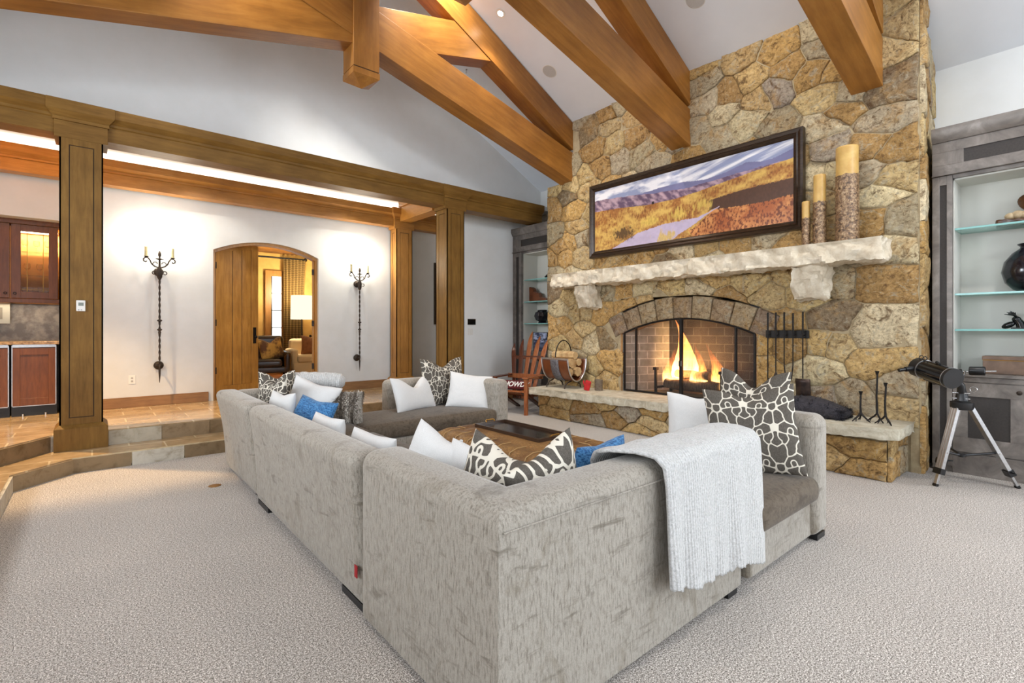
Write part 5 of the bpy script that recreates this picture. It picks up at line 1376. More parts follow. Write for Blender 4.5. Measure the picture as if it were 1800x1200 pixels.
# left cabinet contents
m = MB(); prof = [(-.26, 0), (.36, 0), (.36, .30), (.20, .30), (.14, .27), (.10, .20), (-.02, .17), (-.06, .09), (-.2, .06)]
m.extr([(p[0], p[1]) for p in prof], -.05, .05, 'yz'); o = m.obj('carved_bracket', 'leather2', None, bevel=.01); o.location = (6.78, 7.18, 1.966); tag(o, 'stepped carved wooden bracket on the left cabinet shelf', 'ornament')
o = MB().lathe([(.08, 0), (.09, .01), (.07, .03), (.13, .06), (.165, .14), (.14, .21), (.09, .24), (.10, .26), (.085, .262)], 32).obj('black_pot', 'glaze', None, True); o.location = (6.76, 7.06, 1.534); tag(o, 'squat black pot on the left cabinet shelf below the bracket', 'pot')
o = MB().lathe([(.05, 0), (.09, .03), (.05, .07), (.02, .09)], 18).obj('dark_dish', 'glaze', None, True); o.location = (6.76, 6.88, 2.401); tag(o, 'small dark object on the highest shelf of the left cabinet', 'dish')
ph = thing('photo_frame', 'dark blue landscape photograph standing behind the ski chair', 'picture', (6.72, 7.08, .986)); MB().box(0, .015, -.20, .20, .0, .37).obj('frame', 'gloss', ph)
N = 60; U, V = np.meshgrid(np.linspace(0, 1, N), np.linspace(0, 1, N), indexing='ij'); cc = np.clip((vnoise(U*6, V*14, 41)-.35)*3, 0, 1)[..., None]*np.where(V[..., None] > .45, 1, .25)
canvas_grid(N, N, lin((34, 42, 70))*(1-cc)+lin((170, 180, 210))*cc, .38, .35, 'photo', ph, PAINT).location = (-.002, 0, .01)
# ------------------------------------------------------------------ telescope
tp = thing('telescope', 'black reflector telescope on an aluminium tripod by the right cabinet', 'telescope', (6.04, .80, 0)); O = Vector((6.04, .80, 0))
def tb(pts, r, name, mat, par=tp, seg=12): return MB().tube([Vector(p)-O for p in pts], r, seg).obj(name, mat, par, 50)
hubz = .74
feet_ = [(5.82, .951), (6.302, .459), (6.36, 1.02)]
for (fx, fy) in feet_:
    f = Vector((fx, fy, 0)); hd = (f-O); hd.z = 0; hd.normalize(); top = O+hd*.055+Vector((0, 0, hubz-.01)); k = top.lerp(f, .80)
    side = hd.cross(Vector((0, 0, 1)))
    def leg_box(a, b, w, th, name, mat, par=tp):
        m = MB(); d = (b-a); z = d.normalized(); x = side.normalized(); y = z.cross(x); M = Matrix((x, y, z)).transposed().to_4x4(); M.translation = a-O; L = d.length
        m.box(-w/2, w/2, -th/2, th/2, 0, L, M); return m.obj(name, mat, par, bevel=.002)
    lg = leg_box(top, k, .066, .03, 'leg', 'alu')
    out = hd*.0165
    leg_box(top+out+(k-top)*.02, k+out-(k-top)*.02, .014, .004, 'leg_channel', 'taupe', lg); leg_box(top+out+side*.022+(k-top)*.02, k+out+side*.022-(k-top)*.02, .012, .003, 'leg_channel', 'taupe', lg); leg_box(top+out-side*.022+(k-top)*.02, k+out-side*.022-(k-top)*.02, .012, .003, 'leg_channel', 'taupe', lg)
    leg_box(k, f.lerp(k, .12), .03, .02, 'leg_extension', 'alu'); leg_box(k-(f-k)*.1, k+(f-k)*.25, .078, .05, 'leg_clamp', 'plastic'); leg_box(f.lerp(k, .16), f, .036, .03, 'rubber_foot', 'plastic')
    br = O+Vector((0, 0, .27)); kk = top.lerp(f, .58)
    tb([br, kk], .011, 'spreader_arm', 'plastic'); tb([kk+side*.04, kk-side*.04], .008, 'bolt', 'chrome')
    tb([k+side*.03, k+side*.09], [.009, .005], 'clamp_lever', 'plastic')
m = MB(); m.lathe([(.02, .255), (.03, .26), (.03, .285), (.02, .29)], 16); m.obj('spreader_hub', 'plastic', tp, True)
m = MB(); m.lathe([(.075, hubz-.05), (.085, hubz-.03), (.085, hubz+.015), (.05, hubz+.03), (.042, hubz+.09), (.03, hubz+.12)], 20); m.obj('mount_head', 'plastic', tp, True)
for z in (hubz+.05, hubz+.10): tb([O+Vector((-.03, -.06, z)), O+Vector((-.03, .06, z))], .006, 'adjust_bolt', 'chrome')
tb([O+Vector((0, 0, hubz+.09)), O+Vector((-.05, .0, hubz+.17)), O+Vector((-.06, .02, hubz+.20))], [.034, .03, .03], 'equatorial_arm', 'plastic')
MB().tube([(.02+.0, -.075+.024*math.cos(a*PI/8), hubz+.135+.024*math.sin(a*PI/8)) for a in range(16)], .0035, 6, closed=True).obj('setting_ring', 'chrome', tp, True)
C1 = Vector((5.74, .815, .985)); C0 = Vector((5.95, 1.055, 1.045)); C0 = C1+(C0-C1).normalized()*.40
dv = (C0-C1).normalized()
tb([C1, C1+dv*.03], .090, 'front_cap', 'plastic', seg=40); tb([C1+dv*.028, C1+dv*.034], .0915, 'trim_ring', 'alu', seg=40); tb([C1+dv*.034, C0-dv*.09], .086, 'tube', 'gloss', seg=40); tb([C0-dv*.09, C0-dv*.084], .0905, 'trim_ring', 'alu', seg=40); tb([C0-dv*.084, C0], .089, 'rear_cell', 'plastic', seg=40)
upv = Vector((0, 0, 1)); upv = (upv-dv*upv.dot(dv)).normalized(); sv = dv.cross(upv)
tb([C1+dv*.10-upv*.085, C1+dv*.30-upv*.085], .014, 'dovetail_rail', 'plastic'); tb([C1+dv*.2-upv*.085, O+Vector((-.06, .02, hubz+.19))], .028, 'saddle', 'plastic')
e = C0-dv*.05; s_ = sv if (sv.y > 0) else -sv
tb([e+s_*.08, e+s_*.15-dv*.0-upv*.01], .024, 'focuser', 'plastic'); tb([e+s_*.15-upv*.01, e+s_*.21-upv*.02], .017, 'eyepiece', 'gloss')
fm = MB()
for q_ in (0, .05):
    c = e+upv*.105+s_*.02-dv*q_*.9-O; fm.tube([c+(s_*math.cos(a*PI/8)+upv*math.sin(a*PI/8))*.019 for a in range(16)], .004, 6, closed=True)
    fm.tube([c-upv*.02, c-upv*.035], .004, 6)
fm.obj('finder_rings', 'plastic', tp, 60)
tb([C1+dv*.16-sv*0+upv*.088, C1+dv*.2+upv*.10], .012, 'tube_handle', 'plastic')
w0 = Vector((6.15, .76, 1.035)); w1 = Vector((6.15, .66, 1.04))
tb([O+Vector((-.02, 0, hubz+.20)), Vector((6.13, .79, 1.03))], .008, 'counterweight_shaft', 'chrome') ; tb([Vector((6.13, .84, 1.025)), Vector((6.16, .585, 1.043))], .0065, 'counterweight_shaft', 'chrome'); tb([Vector((6.13, .86, 1.02)), Vector((6.14, .81, 1.03))], .02, 'polar_housing', 'plastic')
tb([w0+Vector((0, .005, 0)), w0, w1, w1-Vector((0, .005, 0))], [.034, .040, .040, .034], 'counterweight', 'plastic', seg=24)
# ------------------------------------------------------------------ wall switches right of the column
sw = thing('control_screen', 'small black wall control screen on the white wall right of the column', 'control panel', (5.50, 7.68, 1.555)); MB().box(-.10, .085, -.012, 0, -.055, .055).obj('screen', 'gloss', sw, bevel=.003); MB().box(-.108, .093, -.006, 0, -.062, .062).obj('bezel', 'white', sw)
sw = thing('light_switch', 'white light switch plate below the black control screen', 'switch', (5.47, 7.68, 1.37)); MB().box(-.055, .055, -.006, 0, -.06, .06).obj('plate', 'white', sw, bevel=.002); MB().box(-.018, .018, -.012, -.006, -.032, .032).obj('rocker', 'white', sw, bevel=.002)
sw = thing('power_outlet', 'white double power outlet low on the hall wall below the left sconce', 'outlet', (.43, 8.8, .706)); MB().box(-.04, .04, -.006, 0, -.06, .06).obj('plate', 'white', sw, bevel=.002)
for z in (-.022, .022): MB().lathe([(.0001, 0), (.014, 0), (.014, .003), (.0001, .003)], 14, T(0, -.006, z) @ RX(PI/2)).obj('socket', simple('outlet_grey', S(170, 168, 160), rough=.4), sw)
hp = thing('hall_picture', 'dark framed picture on the hall wall, mostly hidden by the square column', 'picture', (5.72, 8.77, 1.513)); q = MB(); q.box(-.38, -.31, -.02, .02, 0, 1.26); q.box(.31, .38, -.02, .02, 0, 1.26); q.box(-.31, .31, -.02, .02, 0, .07); q.box(-.31, .31, -.02, .02, 1.19, 1.26); q.obj('frame', frm, hp); MB().box(-.31, .31, 0, .015, .07, 1.19).obj('canvas', simple('muted_canvas', S(150, 130, 100), S(110, 96, 76), 3), hp)
# ------------------------------------------------------------------ iron sconces
def scroll(c, r, a0, a1, n=18, r1=None, y=0):
    r1 = r if r1 is None else r1
    return [(c[0]+(r+(r1-r)*i/n)*math.cos(math.radians(a0+(a1-a0)*i/n)), y, c[1]+(r+(r1-r)*i/n)*math.sin(math.radians(a0+(a1-a0)*i/n))) for i in range(n+1)]
def sconce(x, label):
    t = thing('wall_sconce', label, 'sconce', (x, 8.64, 0)); MI = 'bronze'
    for k, z in enumerate((2.24, .895)):
        m = MB(); m.lathe([(.001, .16), (.05, .155), (.062, .13), (.05, .105), (.001, .10)], 20, T(0, 0, z) @ RX(-PI/2)); m.obj('wall_boss', MI, t, 60)
        MB().tube([(0, .0, z), (0, .12, z)], .012, 8).obj('bracket', MI, t, True)
    m = MB(); N = 150
    def f(u, v):
        a = 2*PI*u; z = .80+(2.20-.80)*v; r = .0105*(1+.38*math.cos(2*a-z*75)); return (r*math.cos(a), r*math.sin(a), z)
    m.grid(f, 12, N, True); m.obj('twisted_stem', MI, t, 70)
    MB().tube([(0, 0, .82), (0, 0, .74), (0, 0, .655)], [.014, .01, .003], 8).obj('tail_spike', MI, t, True)
    for z in (1.41, 1.54): MB().lathe([(.012, z-.018), (.03, z-.006), (.03, z+.006), (.012, z+.018)], 12).obj('collar', MI, t, True)
    MB().lathe([(.012, 1.34), (.019, 1.37), (.012, 1.40)], 10).obj('collar', MI, t, True)
    MB().lathe([(.014, 2.12), (.032, 2.16), (.036, 2.25), (.014, 2.31), (.012, 2.40), (.05, 2.415), (.05, 2.42), (.01, 2.425), (.011, 2.44), (.022, 2.47), (.021, 2.50), (.004, 2.535)], 16).obj('centre_finial', MI, t, True)
    for s in (-1, 1):
        pts = [(s*.01, 0, 2.29), (s*.06, 0, 2.31), (s*.095, 0, 2.345), (s*.11, 0, 2.39), (s*.135, 0, 2.425), (s*.165, 0, 2.425), (s*.185, 0, 2.405), (s*.182, 0, 2.375), (s*.160, 0, 2.365), (s*.147, 0, 2.38)]
        MB().tube(pts, .009, 8).obj('arm', MI, t, True)
        MB().tube([(s*p[0], p[1], p[2]) for p in scroll((.045, 2.345), .042, -90, 190, 18, .016)], .0065, 6).obj('scroll', MI, t, True)
        MB().tube([(s*p[0], p[1], p[2]) for p in scroll((.062, 2.215), .028, 150, -140, 18, .018)], .0065, 6).obj('scroll', MI, t, True)
        cx = s*.155
        MB().lathe([(.005, 2.43), (.035, 2.438), (.037, 2.442), (.012, 2.444)], 16, T(cx, 0, 0)).obj('drip_pan', MI, t, True)
        cn = MB().lathe([(.024, 2.442), (.024, 2.455), (.021, 2.457), (.021, 2.578), (.015, 2.585), (.001, 2.585)], 16, T(cx, 0, 0)).obj('candle_sleeve', 'candle', t, True)
        MB().lathe([(.008, 2.583), (.016, 2.61), (.013, 2.635), (.003, 2.67)], 12, T(cx, 0, 0)).obj('bulb', emit('sconce_bulb', (1, .88, .62, 1), 90), cn, True)
        L = bpy.data.lights.new('sconce_lamp', 'POINT'); L.energy = 12; L.color = (1, .9, .74); L.shadow_soft_size = .015
        o = bpy.data.objects.new('sconce_lamp', L); COL.objects.link(o); o.location = (x+cx, 8.64, 2.70)
    return t
sconce(.735, 'tall twisted iron wall sconce with two lit candles, left of the arched doorway')
sconce(3.70, 'tall twisted iron wall sconce with two lit candles, right of the arched doorway')
# ------------------------------------------------------------------ arched doorway with two leaves and the sitting room beyond
dr = MB()
n = len(arch)
fr_out = [(DX0, Z2)]+arch+[(DX1, Z2)]
vs = []
for (x, z) in fr_out:
    cx, cz2 = c_, 1.6; dx, dz = cx-x, (cz2-z); L = math.hypot(dx, dz); inn = .035
    xi = x+(inn if x < c_-.01 else -inn if x > c_+.01 else 0); zi = z-(inn if z > Z2+.01 and True else 0)
    if z <= Z2+.01: zi = z
    vs.append((x, z, xi, zi))
pts = []
for (x, z, xi, zi) in vs: pts += [(x, 8.86, z), (xi, 8.86, zi), (xi, 9.0, zi), (x, 9.0, z)]
fs = []
for k in range(len(vs)-1):
    for i in range(4): fs.append((4*k+i, 4*k+(i+1) % 4, 4*(k+1)+(i+1) % 4, 4*(k+1)+i))
fs += [(0, 1, 2, 3), tuple(4*(len(vs)-1)+i for i in (3, 2, 1, 0))]
dr.add(pts, fs); door1 = struct(dr.obj('door_1', 'door'))
def leaf(hx, ang, mirror, lab):
    t = bpy.data.objects.new('door_leaf', None); COL.objects.link(t); t.parent = door1; t.location = (hx, 8.93, Z2); t.rotation_euler = (0, 0, ang)
    w = hw-.045; s = -1 if mirror else 1; m = MB()
    def top(u): # arch height at distance u from hinge
        x = (DX0+.04+u) if not mirror else (DX1-.04-u); return cz+math.sqrt(max(0, Rr*Rr-(x-c_)**2))-.04-Z2
    def slab(u0, u1, z0, z1, y0, y1, m, topc=0):
        N = 8; poly = [(s*u0, z0), (s*u1, z0)]+[(s*(u1+(u0-u1)*i/N), (top(u1+(u0-u1)*i/N)-topc) if z1 is None else z1) for i in range(N+1)]
        m.extr(poly, y0, y1, 'xz')
    slab(0, .125, .01, None, -.025, .025, m); slab(w-.125, w, .01, None, -.025, .025, m); slab(.125, w-.125, .01, .20, -.025, .025, m)
    # arched top rail
    N = 8; a = [(.125+(w-.25)*i/N) for i in range(N+1)]; poly = [(s*u, top(u)-.18) for u in a]+[(s*u, top(u)) for u in a[::-1]]; m.extr(poly, -.025, .025, 'xz')
    m.obj('stile_frame', 'door', t, bevel=.003)
    pw = (w-.25)/3
    for k in range(3):
        m = MB(); slab(.125+pw*k+.005, .125+pw*(k+1)-.005, .20, None, -.012, .012, m, .18); m.obj('plank', 'door', t, bevel=.004)
    m = MB(); slab(.125, w-.125, .20, None, -.006, .006, m, .18); m.obj('backing', 'seam', t)
    for z in (.45, 1.2, 2.1): MB().box(-.012, .012, -.03, .03, z-.05, z+.05).obj('hinge', 'bronze', t)
    m = MB(); m.box(s*(w-.10), s*(w-.045), -.034, -.025, .86, 1.13); m.obj('lock_plate', 'black', t)
    m = MB(); m.ball((s*(w-.072), -.065, .97), (.025, .02, .025), 12, 8); m.tube([(s*(w-.072), -.025, .97), (s*(w-.072), -.06, .97)], .01, 8); m.obj('door_knob', 'black', t, 60)
leaf(DX0+.04, D(25), False, 'l'); leaf(DX1-.04, D(-109), True, 'r')
# room beyond
w = MB(); w.box(.2, 6.4, 13.2, 13.35, Z2, 3.7); struct(w.obj('wall_sitting_back', 'yellow'))
w = MB(); w.box(.1, .2, 9.5, 13.35, Z2, 3.7); struct(w.obj('wall_sitting_left', 'yellow')); w = MB(); w.box(6.4, 6.5, 9.0, 13.35, Z2, 3.7); struct(w.obj('wall_sitting_right', 'yellow'))
struct(MB().box(.1, 6.5, 9.0, 13.35, 3.5, 3.6).obj('ceiling_sitting', 'ceil')); struct(MB().box(.1, 6.5, 9.5, 13.35, Z2-.05, Z2-.001).obj('floor_sitting', 'woodfloor'))
tr_ = MB(); tr_.box(.2, 6.4, 13.12, 13.2, 3.38, 3.5); tr_.box(.2, 6.4, 13.16, 13.2, 3.30, 3.38); struct(tr_.obj('trim_1', 'hallx'))
wn = MB(); WX0, WX1 = 3.36, 3.60
for (a, b, c, d) in ((WX0-.13, WX0, .9, 2.86), (WX1, WX1+.5, .9, 2.72), (WX0, WX1+.5, 2.72, 2.86)): wn.box(a, b, 13.13, 13.2, c, d)
wo = struct(wn.obj('window_12', 'hallz')); MB().box(WX0, WX1, 13.17, 13.19, 1.0, 2.72).obj('lit_pane', emit('bright_daylight_pane', (.92, .96, 1, 1), 3.0), wo)
q = MB()
for z in (1.45, 1.88, 2.30): q.box(WX0, WX1, 13.15, 13.17, z-.012, z+.012)
q.box(WX0, WX0+.03, 13.15, 13.17, 1, 2.72); q.obj('muntins', 'plastic', wo)
ro = thing('curtain_rod', 'dark curtain rod with finial in the sitting room beyond the doorway', 'rod', (3.5, 13.02, 3.17)); MB().tube([(-1.0, 0, 0), (.62, 0, 0)], .022, 10).obj('pole', 'black', ro, True); MB().ball((.64, 0, 0), .045, 12, 8).obj('finial', 'black', ro, True)
cu_ = MB(); cu_.grid(lambda u, v: (3.62+.52*u*(1-.12*math.sin(PI*v)*u)+.10*(1-v)*(u > .5)*0, 13.02+.05*math.sin(u*2*PI*6), .33+2.82*v), 90, 14)
cm = NT('striped_check_drape'); v = coords(cm); wv_ = cm.n('ShaderNodeTexWave', _bands_direction='Z'); wv_.inputs['Scale'].default_value = 7; cm.l(v, wv_.inputs['Vector'])
bsdf(cm, ramp(cm, wv_.outputs['Fac'], [(.4, S(156, 128, 78)), (.6, S(112, 92, 56))]), .8)
o = cu_.obj('curtain', cm.m, None, 60); tag(o, 'long pleated tan checked curtain beside the sitting room window', 'curtain')
lamp = thing('floor_lamp', 'lit floor lamp with a tall cream drum shade in the sitting room', 'lamp', (3.78, 12.15, Z2))
nt = NT('lit_cream_shade'); e = nt.n('ShaderNodeEmission'); e.inputs[0].default_value = (1, .86, .58, 1); e.inputs[1].default_value = 1.25; nt.l(e.outputs[0], nt.out.inputs['Surface'])
m = MB(); m.lathe([(.245, 1.33), (.235, 1.89)], 36, cap=False); m.obj('lamp_shade', nt.m, lamp, True)
MB().lathe([(.17, 0), (.17, .02), (.03, .04), (.012, .08), (.012, .9), (.02, .95), (.012, 1.0), (.012, 1.35)], 16).obj('stand', 'bronze', lamp, True)
pt_ = bpy.data.lights.new('reading_lamp', 'POINT'); pt_.energy = 120; pt_.color = (1, .8, .5); pt_.shadow_soft_size = .12; o = bpy.data.objects.new('reading_lamp', pt_); COL.objects.link(o); o.location = (3.78, 12.15, 2.35)
pl_ = thing('wall_plate', 'small cream switch plate on the ochre wall behind the lamp', 'switch', (4.02, 13.2, 1.18)); MB().box(-.06, .06, -.01, 0, -.08, .08).obj('plate', 'cream', pl_)
# leather armchair
ac = thing('leather_armchair', 'dark brown leather armchair with nailhead arms in the sitting room', 'armchair', (2.85, 11.55, Z2), D(-12))
def sb(par, name, mat, *a, **k): m = MB(); soft_box(m, *a, **k); return m.obj(name, mat, par, 60)
sb(ac, 'seat_cushion', 'leather', -.30, .30, -.45, .30, .30, .46, .06, .03); sb(ac, 'seat_rail', 'leather', -.40, .40, -.42, .38, .18, .31, .03)
sb(ac, 'backrest', 'leather', -.36, .36, .22, .44, .28, .96, .09)
for s in (-1, 1):
    sb(ac, 'armrest', 'leather', s*.40-.07, s*.40+.07, -.42, .36, .20, .62, .06)
    for y in (-.36, .34): MB().lathe([(.02, 0), (.032, .18)], 8, T(s*.38, y, 0)).obj('leg', 'chairdark', ac, True)
    MB().tube([(s*.40+.05, -.425, .22), (s*.40+.055, -.427, .52), (s*.40, -.427, .60), (s*.40-.055, -.427, .52), (s*.40-.05, -.425, .22)], .006, 6).obj('nailhead_trim', 'brass', ac, True)
pillow('accent_pillow', 'gold and brown pillow with a pointed top on the leather armchair', simple('gold_brown_cloth', S(200, 156, 74), S(104, 70, 40), 5, rough=.7, lo=.42, hi=.55), (2.95, 11.32, Z2+.46), D(10), D(18), .52, .48, .15, .2, n=30, roll=D(-6))
cs = thing('cream_sofa', 'cream upholstered sofa partly seen through the doorway', 'sofa', (4.15, 11.75, Z2), D(-6))
sb(cs, 'seat_base', 'cream', -.75, .75, -.42, .42, .12, .36, .04); sb(cs, 'seat_cushion', 'cream', -.66, .62, -.44, .25, .36, .52, .06, .02); sb(cs, 'backrest', 'cream', -.7, .7, .2, .44, .3, .88, .09)
for s in (-1, 1): sb(cs, 'armrest', 'cream', s*.70-.08, s*.70+.08, -.40, .42, .2, .66, .07); MB().lathe([(.02, 0), (.035, .12)], 8, T(s*.66, -.36, 0)).obj('leg', 'chairdark', cs, True)
pillow('accent_pillow', 'russet brown pillow on the cream sofa beside the door frame', simple('russet_cloth', S(150, 96, 56), S(120, 72, 40), 8, rough=.7), (3.82, 11.58, Z2+.52), D(-20), D(18), .46, .46, .15, .1, n=30)
rug = MB().box(-.9, 1.4, -.6, .8, 0, .012).obj('area_rug', simple('pale_rug', S(222, 214, 204), S(190, 170, 150), 3, rough=.95), None); rug.location = (2.6, 10.5, Z2); tag(rug, 'pale patterned rug just inside the sitting room doorway', 'rug')
# ------------------------------------------------------------------ wet bar
def barcab(x0, x1, label):
    t = thing('panelled_fridge', label, 'fridge', ((x0+x1)/2, 9.05, Z2), group=None); hx_ = (x1-x0)/2
    MB().box(-hx_, hx_, -.27, .3, .0, .88).obj('body', 'plastic', t)
    m = MB(); a = hx_-.004; z0, z1 = .125, .905; f_ = .009
    for (u0, u1, w0, w1) in ((-a, -a+f_, z0, z1), (a-f_, a, z0, z1), (-a, a, z0, z0+f_), (-a, a, z1-f_, z1)): m.box(u0, u1, -.304, -.29, w0, w1)
    d = MB(); b = a-f_; s_ = .065
    d.box(-b, -b+s_, -.30, -.27, z0+f_, z1-f_-.03); d.box(b-s_, b, -.30, -.27, z0+f_, z1-f_-.03); d.box(-b+s_, b-s_, -.30, -.27, z0+f_, z0+.10); d.box(-b+s_, b-s_, -.30, -.27, z1-.13, z1-f_-.03)
    do = d.obj('door', 'cherry', t, bevel=.002); m.box(-a, a, -.308, -.285, z1-.034, z1-f_); m.obj('steel_trim', 'alu', do)
    MB().box(-b+s_, b-s_, -.287, -.272, z0+.10, z1-.13).obj('door_panel', 'cherry', do)
    for s in (-1, 1): MB().lathe([(.012, 0), (.012, .03)], 10, T(s*hx_*.5, -.29, 0)).obj('foot', 'chrome', t)
barcab(-.77, -.35, 'cherry panelled undercounter fridge with steel trim, nearest the column'); barcab(-1.22, -.785, 'cherry panelled undercounter fridge cut off by the left frame edge')
ct = MB().box(-2.2, -.27, 8.73, 9.42, Z2+.905, Z2+.945).obj('bar_counter', 'granitetop', None, bevel=.004); tag(ct, 'brown granite bar countertop above the cherry fridges', 'countertop')
bs = MB().box(-2.2, -.27, 9.40, 9.42, Z2+.945, 1.76).obj('bar_backsplash', 'granite', None); tag(bs, 'mottled brown granite backsplash between bar counter and upper cabinet', 'backsplash')
bp = thing('bar_picture', 'small pale framed picture standing on the bar counter', 'picture', (-1.0, 9.33, 1.262)); q = MB(); q.box(-.17, .17, -.012, .0, .23, .50); q.obj('frame', simple('silver_frame', S(176, 168, 150), rough=.4, metal=.4), bp); MB().box(-.10, .10, -.016, -.012, .29, .44).obj('print', simple('grey_print', S(120, 112, 100), rough=.6), bp); MB().box(-.05, .05, .0, .04, 0, .3).obj('easel_back', 'plastic', bp)
up_ = thing('bar_wall_cabinet', 'cherry upper bar cabinet with a lit glass door full of glasses', 'cabinet', (-.83, 9.2, 1.76))
CB = 'cherry'
m = MB(); X0, X1 = -.52, .56   # local x
zb, zt = 0, 1.02
m.box(X0, X1, -.15, .2, zb, zb+.05); m.box(X0, X1, -.15, .2, zt-.03, zt); m.box(X0, X0+.02, -.15, .2, zb, zt); m.box(X1-.02, X1, -.15, .2, zb, zt); m.box(.015, .045, -.15, .2, zb, zt); m.box(X0, X1, .18, .2, zb, zt)
m.obj('carcass', simple('honey_interior', S(206, 150, 84), S(184, 126, 64), 6, rough=.5), up_)
m = MB(); m.box(X0-.02, X1+.0, -.19, .2, zt, zt+.07); m.box(X0-.03, X1, -.2, .2, zt+.05, zt+.09); m.obj('cornice', CB, up_, bevel=.004); MB().box(X0, X1, -.17, -.15, 0, .055).obj('bottom_rail', CB, up_, bevel=.004)
def gdoor(x0, x1, name, knobx):
    m = MB(); s_ = .09; z0, z1 = .06, zt-.005
    m.box(x0, x0+s_, -.172, -.15, z0, z1); m.box(x1-s_, x1, -.172, -.15, z0, z1); m.box(x0+s_, x1-s_, -.172, -.15, z0, z0+.085); m.box(x0+s_, x1-s_, -.172, -.15, z1-.085, z1)
    d = m.obj('door', CB, up_, bevel=.002)
    MB().box(x0+s_, x1-s_, -.163, -.159, z0+.085, z1-.085).obj('glass_pane', 'clear', d)
    q = MB()
    for fx in (.22, .80): q.box(x0+s_+(x1-x0-2*s_)*fx-.003, x0+s_+(x1-x0-2*s_)*fx+.003, -.166, -.156, z0+.085, z1-.085)
    for fz in (.04, .96): q.box(x0+s_, x1-s_, -.166, -.156, z0+.085+(z1-z0-.17)*fz-.003, z0+.085+(z1-z0-.17)*fz+.003)
    q.obj('leading', 'brass', d)
    MB().tube([(knobx+.014*math.cos(a*PI/6), -.185, z0+.06+.014*math.sin(a*PI/6)) for a in range(12)], .004, 6, closed=True).obj('ring_pull', 'black', d, True)
gdoor(.035, .48, 'door', .07); gdoor(X0+.0, .020, 'door', -.015)
for z in (.36, .67): MB().box(.05, X1-.03, -.12, .17, z, z+.008).obj('glass_shelf', 'clear', up_)
for k_, (x, z) in enumerate([(.15, .051), (.25, .051), (.35, .051), (.43, .051), (.17, .369), (.29, .369), (.41, .369), (.15, .679), (.26, .679), (.37, .679), (.45, .679)]):
    g_ = MB().lathe([(.028, 0), (.028, .003), (.004, .008), (.004, .07), (.03, .095), (.036, .13), (.030, .165), (.028, .165), (.034, .13), (.028, .098), (.001, .08)], 14)
    o = g_.obj('wine_glass', 'clear', None, True); o.location = (-.83+x, 9.2+.02*(k_ % 3), 1.76+z)
    row = ['bottom', 'middle', 'top'][0 if z < .1 else 1 if z < .5 else 2]
    tag(o, 'clear stemmed glass on the %s shelf of the lit bar cabinet' % row, 'glass', 'glasses on the %s shelf of the bar cabinet' % row)
L = bpy.data.lights.new('cabinet_light', 'AREA'); L.shape = 'RECTANGLE'; L.size = .45; L.size_y = .2; L.energy = 16; L.color = (1, .8, .5); o = bpy.data.objects.new('cabinet_light', L); COL.objects.link(o); o.location = (-.54, 9.2, 1.76+.96)
L = bpy.data.lights.new('under_cabinet_light', 'AREA'); L.shape = 'RECTANGLE'; L.size = .9; L.size_y = .1; L.energy = 3; L.color = (1, .86, .66); o = bpy.data.objects.new('under_cabinet_light', L); COL.objects.link(o); o.location = (-.8, 9.2, 1.75)
# ------------------------------------------------------------------ light and camera
def area(name, loc, rot, sx, sy, e, col=(1, 1, 1), spread=PI):
    L = bpy.data.lights.new(name, 'AREA'); L.shape = 'RECTANGLE'; L.size = sx; L.size_y = sy; L.energy = e; L.color = col; L.spread = spread
    o = bpy.data.objects.new(name, L); COL.objects.link(o); o.location = loc; o.rotation_euler = rot; return o
def pt(name, loc, e, col=(1, .8, .55), r=.03):
    L = bpy.data.lights.new(name, 'POINT'); L.energy = e; L.color = col; L.shadow_soft_size = r
    o = bpy.data.objects.new(name, L); COL.objects.link(o); o.location = loc; return o
def spot(name, loc, tgt, e, ang, col=(1, .8, .55), blend=.4, r=.03):
    L = bpy.data.lights.new(name, 'SPOT'); L.energy = e; L.color = col; L.spot_size = ang; L.spot_blend = blend; L.shadow_soft_size = r
    o = bpy.data.objects.new(name, L); COL.objects.link(o); o.location = loc
    o.rotation_euler = (Vector(tgt)-Vector(loc)).to_track_quat('-Z', 'Y').to_euler(); return o
DAY = (.86, .93, 1)
for (a, b, c, d) in REARW: area('daylight', ((a+b)/2, -6.8, (c+d)/2), (PI/2, 0, 0), b-a, d-c, 4.2*(b-a)*(d-c), DAY, D(150))
g0, g1, gb, gt = FILL_GABW; area('daylight', ((g0+g1)/2, -6.8, (gb+gt)/2), (PI/2, 0, 0), g1-g0, gt-gb, 26*(g1-g0)*(gt-gb), DAY, D(130))  # last lamp stands behind the added gable window
for (a, b, c, d), ke in zip(LEFTW, (.5, .7, 1.9)): area('daylight', (-3.4, (a+b)/2, (c+d)/2), (PI/2, 0, -PI/2), b-a, d-c, 16*ke*(b-a)*(d-c), DAY, D(120))
for (a, b, c, d) in RIGHTW: area('daylight', (7.5, (a+b)/2, (c+d)/2), (PI/2, 0, PI/2), b-a, d-c, 30*(b-a)*(d-c), DAY)
w = bpy.data.worlds.new('World'); SC.world = w; w.use_nodes = True
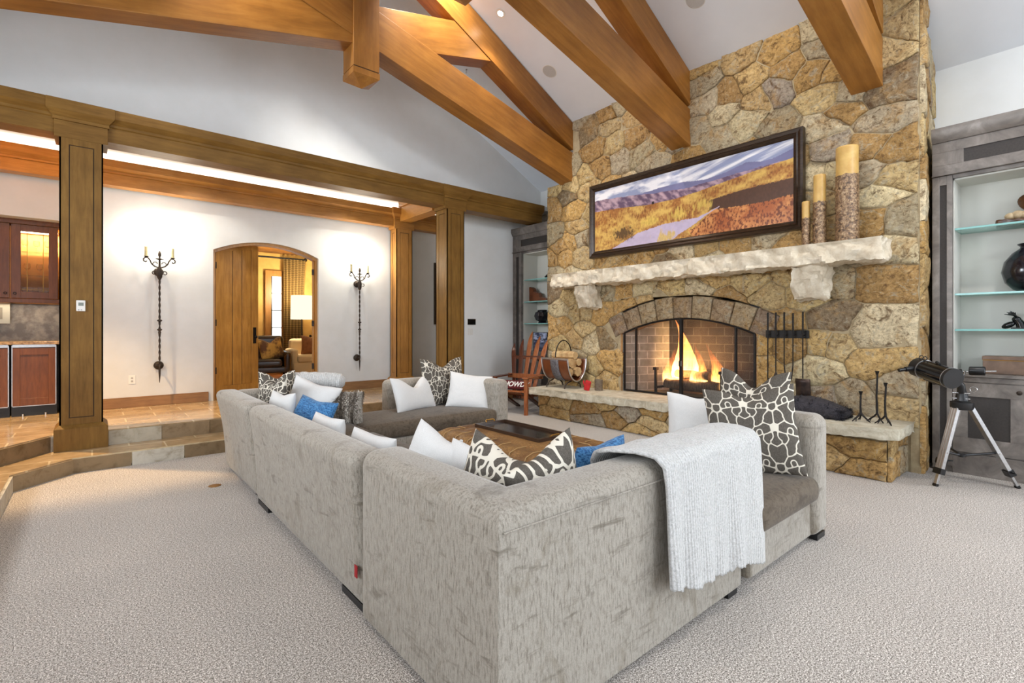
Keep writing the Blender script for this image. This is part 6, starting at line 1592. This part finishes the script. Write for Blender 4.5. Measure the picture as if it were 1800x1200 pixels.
w.node_tree.nodes['Background'].inputs[0].default_value = (.75, .85, 1, 1); w.node_tree.nodes['Background'].inputs[1].default_value = 1.0
WARM = (1, .92, .80)
area('cove_light', (1.5, 8.76, 3.70), (PI, 0, 0), 9, .05, 24, WARM)
spot('hall_downlight', (-.7, 7.43, 3.80), (-.5, 6.0, 0), 720, 1.9, (1, .66, .32))
for x in (1.2, 3.4): spot('hall_downlight', (x, 7.9, 3.78), (x, 7.95, 0), 34, 2.2, WARM)
spot('cabinet_down', (6.72, .45, 2.90), (6.72, .45, 0), 10, 2.4, (1, .95, .85)) if False else None
pt('fire_glow', (6.42, 3.75, .95), 6, (1, .66, .36), .12)
WW = (1, .95, .88)
for (x, y, tx, ty, tz, e) in ((4.37, 2.45, 6.3, 2.4, 3.0, 110), (4.37, 4.4, 6.3, 4.4, 2.0, 130), (4.37, -.6, 5.6, 1.2, 0, 260), (.7, 5.3, 2.2, 7.7, 3.5, 170), (.7, 2.4, .7, 2.4, 0, 120), (3.2, 5.3, 4.6, 7.7, 2.6, 420)):
    spot('slope_fill_spot', (x, y, roofz(x)-.06), (tx, ty, tz), e, 1.75, WW, .8, .06)  # unseen fill spots, added to brighten chimney, gable and floor
cam = bpy.data.cameras.new('camera'); co = bpy.data.objects.new('camera', cam); COL.objects.link(co)
cam.sensor_width = 36; cam.lens = 872*36/1800; cam.shift_y = -22/1800; cam.clip_start = .02
an = math.atan2(1030, 872)
co.location = (0, 0, 1.42); co.rotation_euler = (PI/2, 0, an-PI/2)
SC.camera = co
SC.view_settings.view_transform = 'Standard'; SC.view_settings.look = 'None'; SC.view_settings.gamma = 1; SC.view_settings.use_curve_mapping = False
SC.view_settings.exposure = 0.22
SC.cycles.use_denoising = True
SC.cycles.max_bounces = 8; SC.cycles.diffuse_bounces = 6; SC.cycles.glossy_bounces = 3; SC.cycles.transmission_bounces = 6; SC.cycles.transparent_max_bounces = 12
SC.cycles.sample_clamp_indirect = 6
SC.cycles.caustics_reflective = False; SC.cycles.caustics_refractive = False
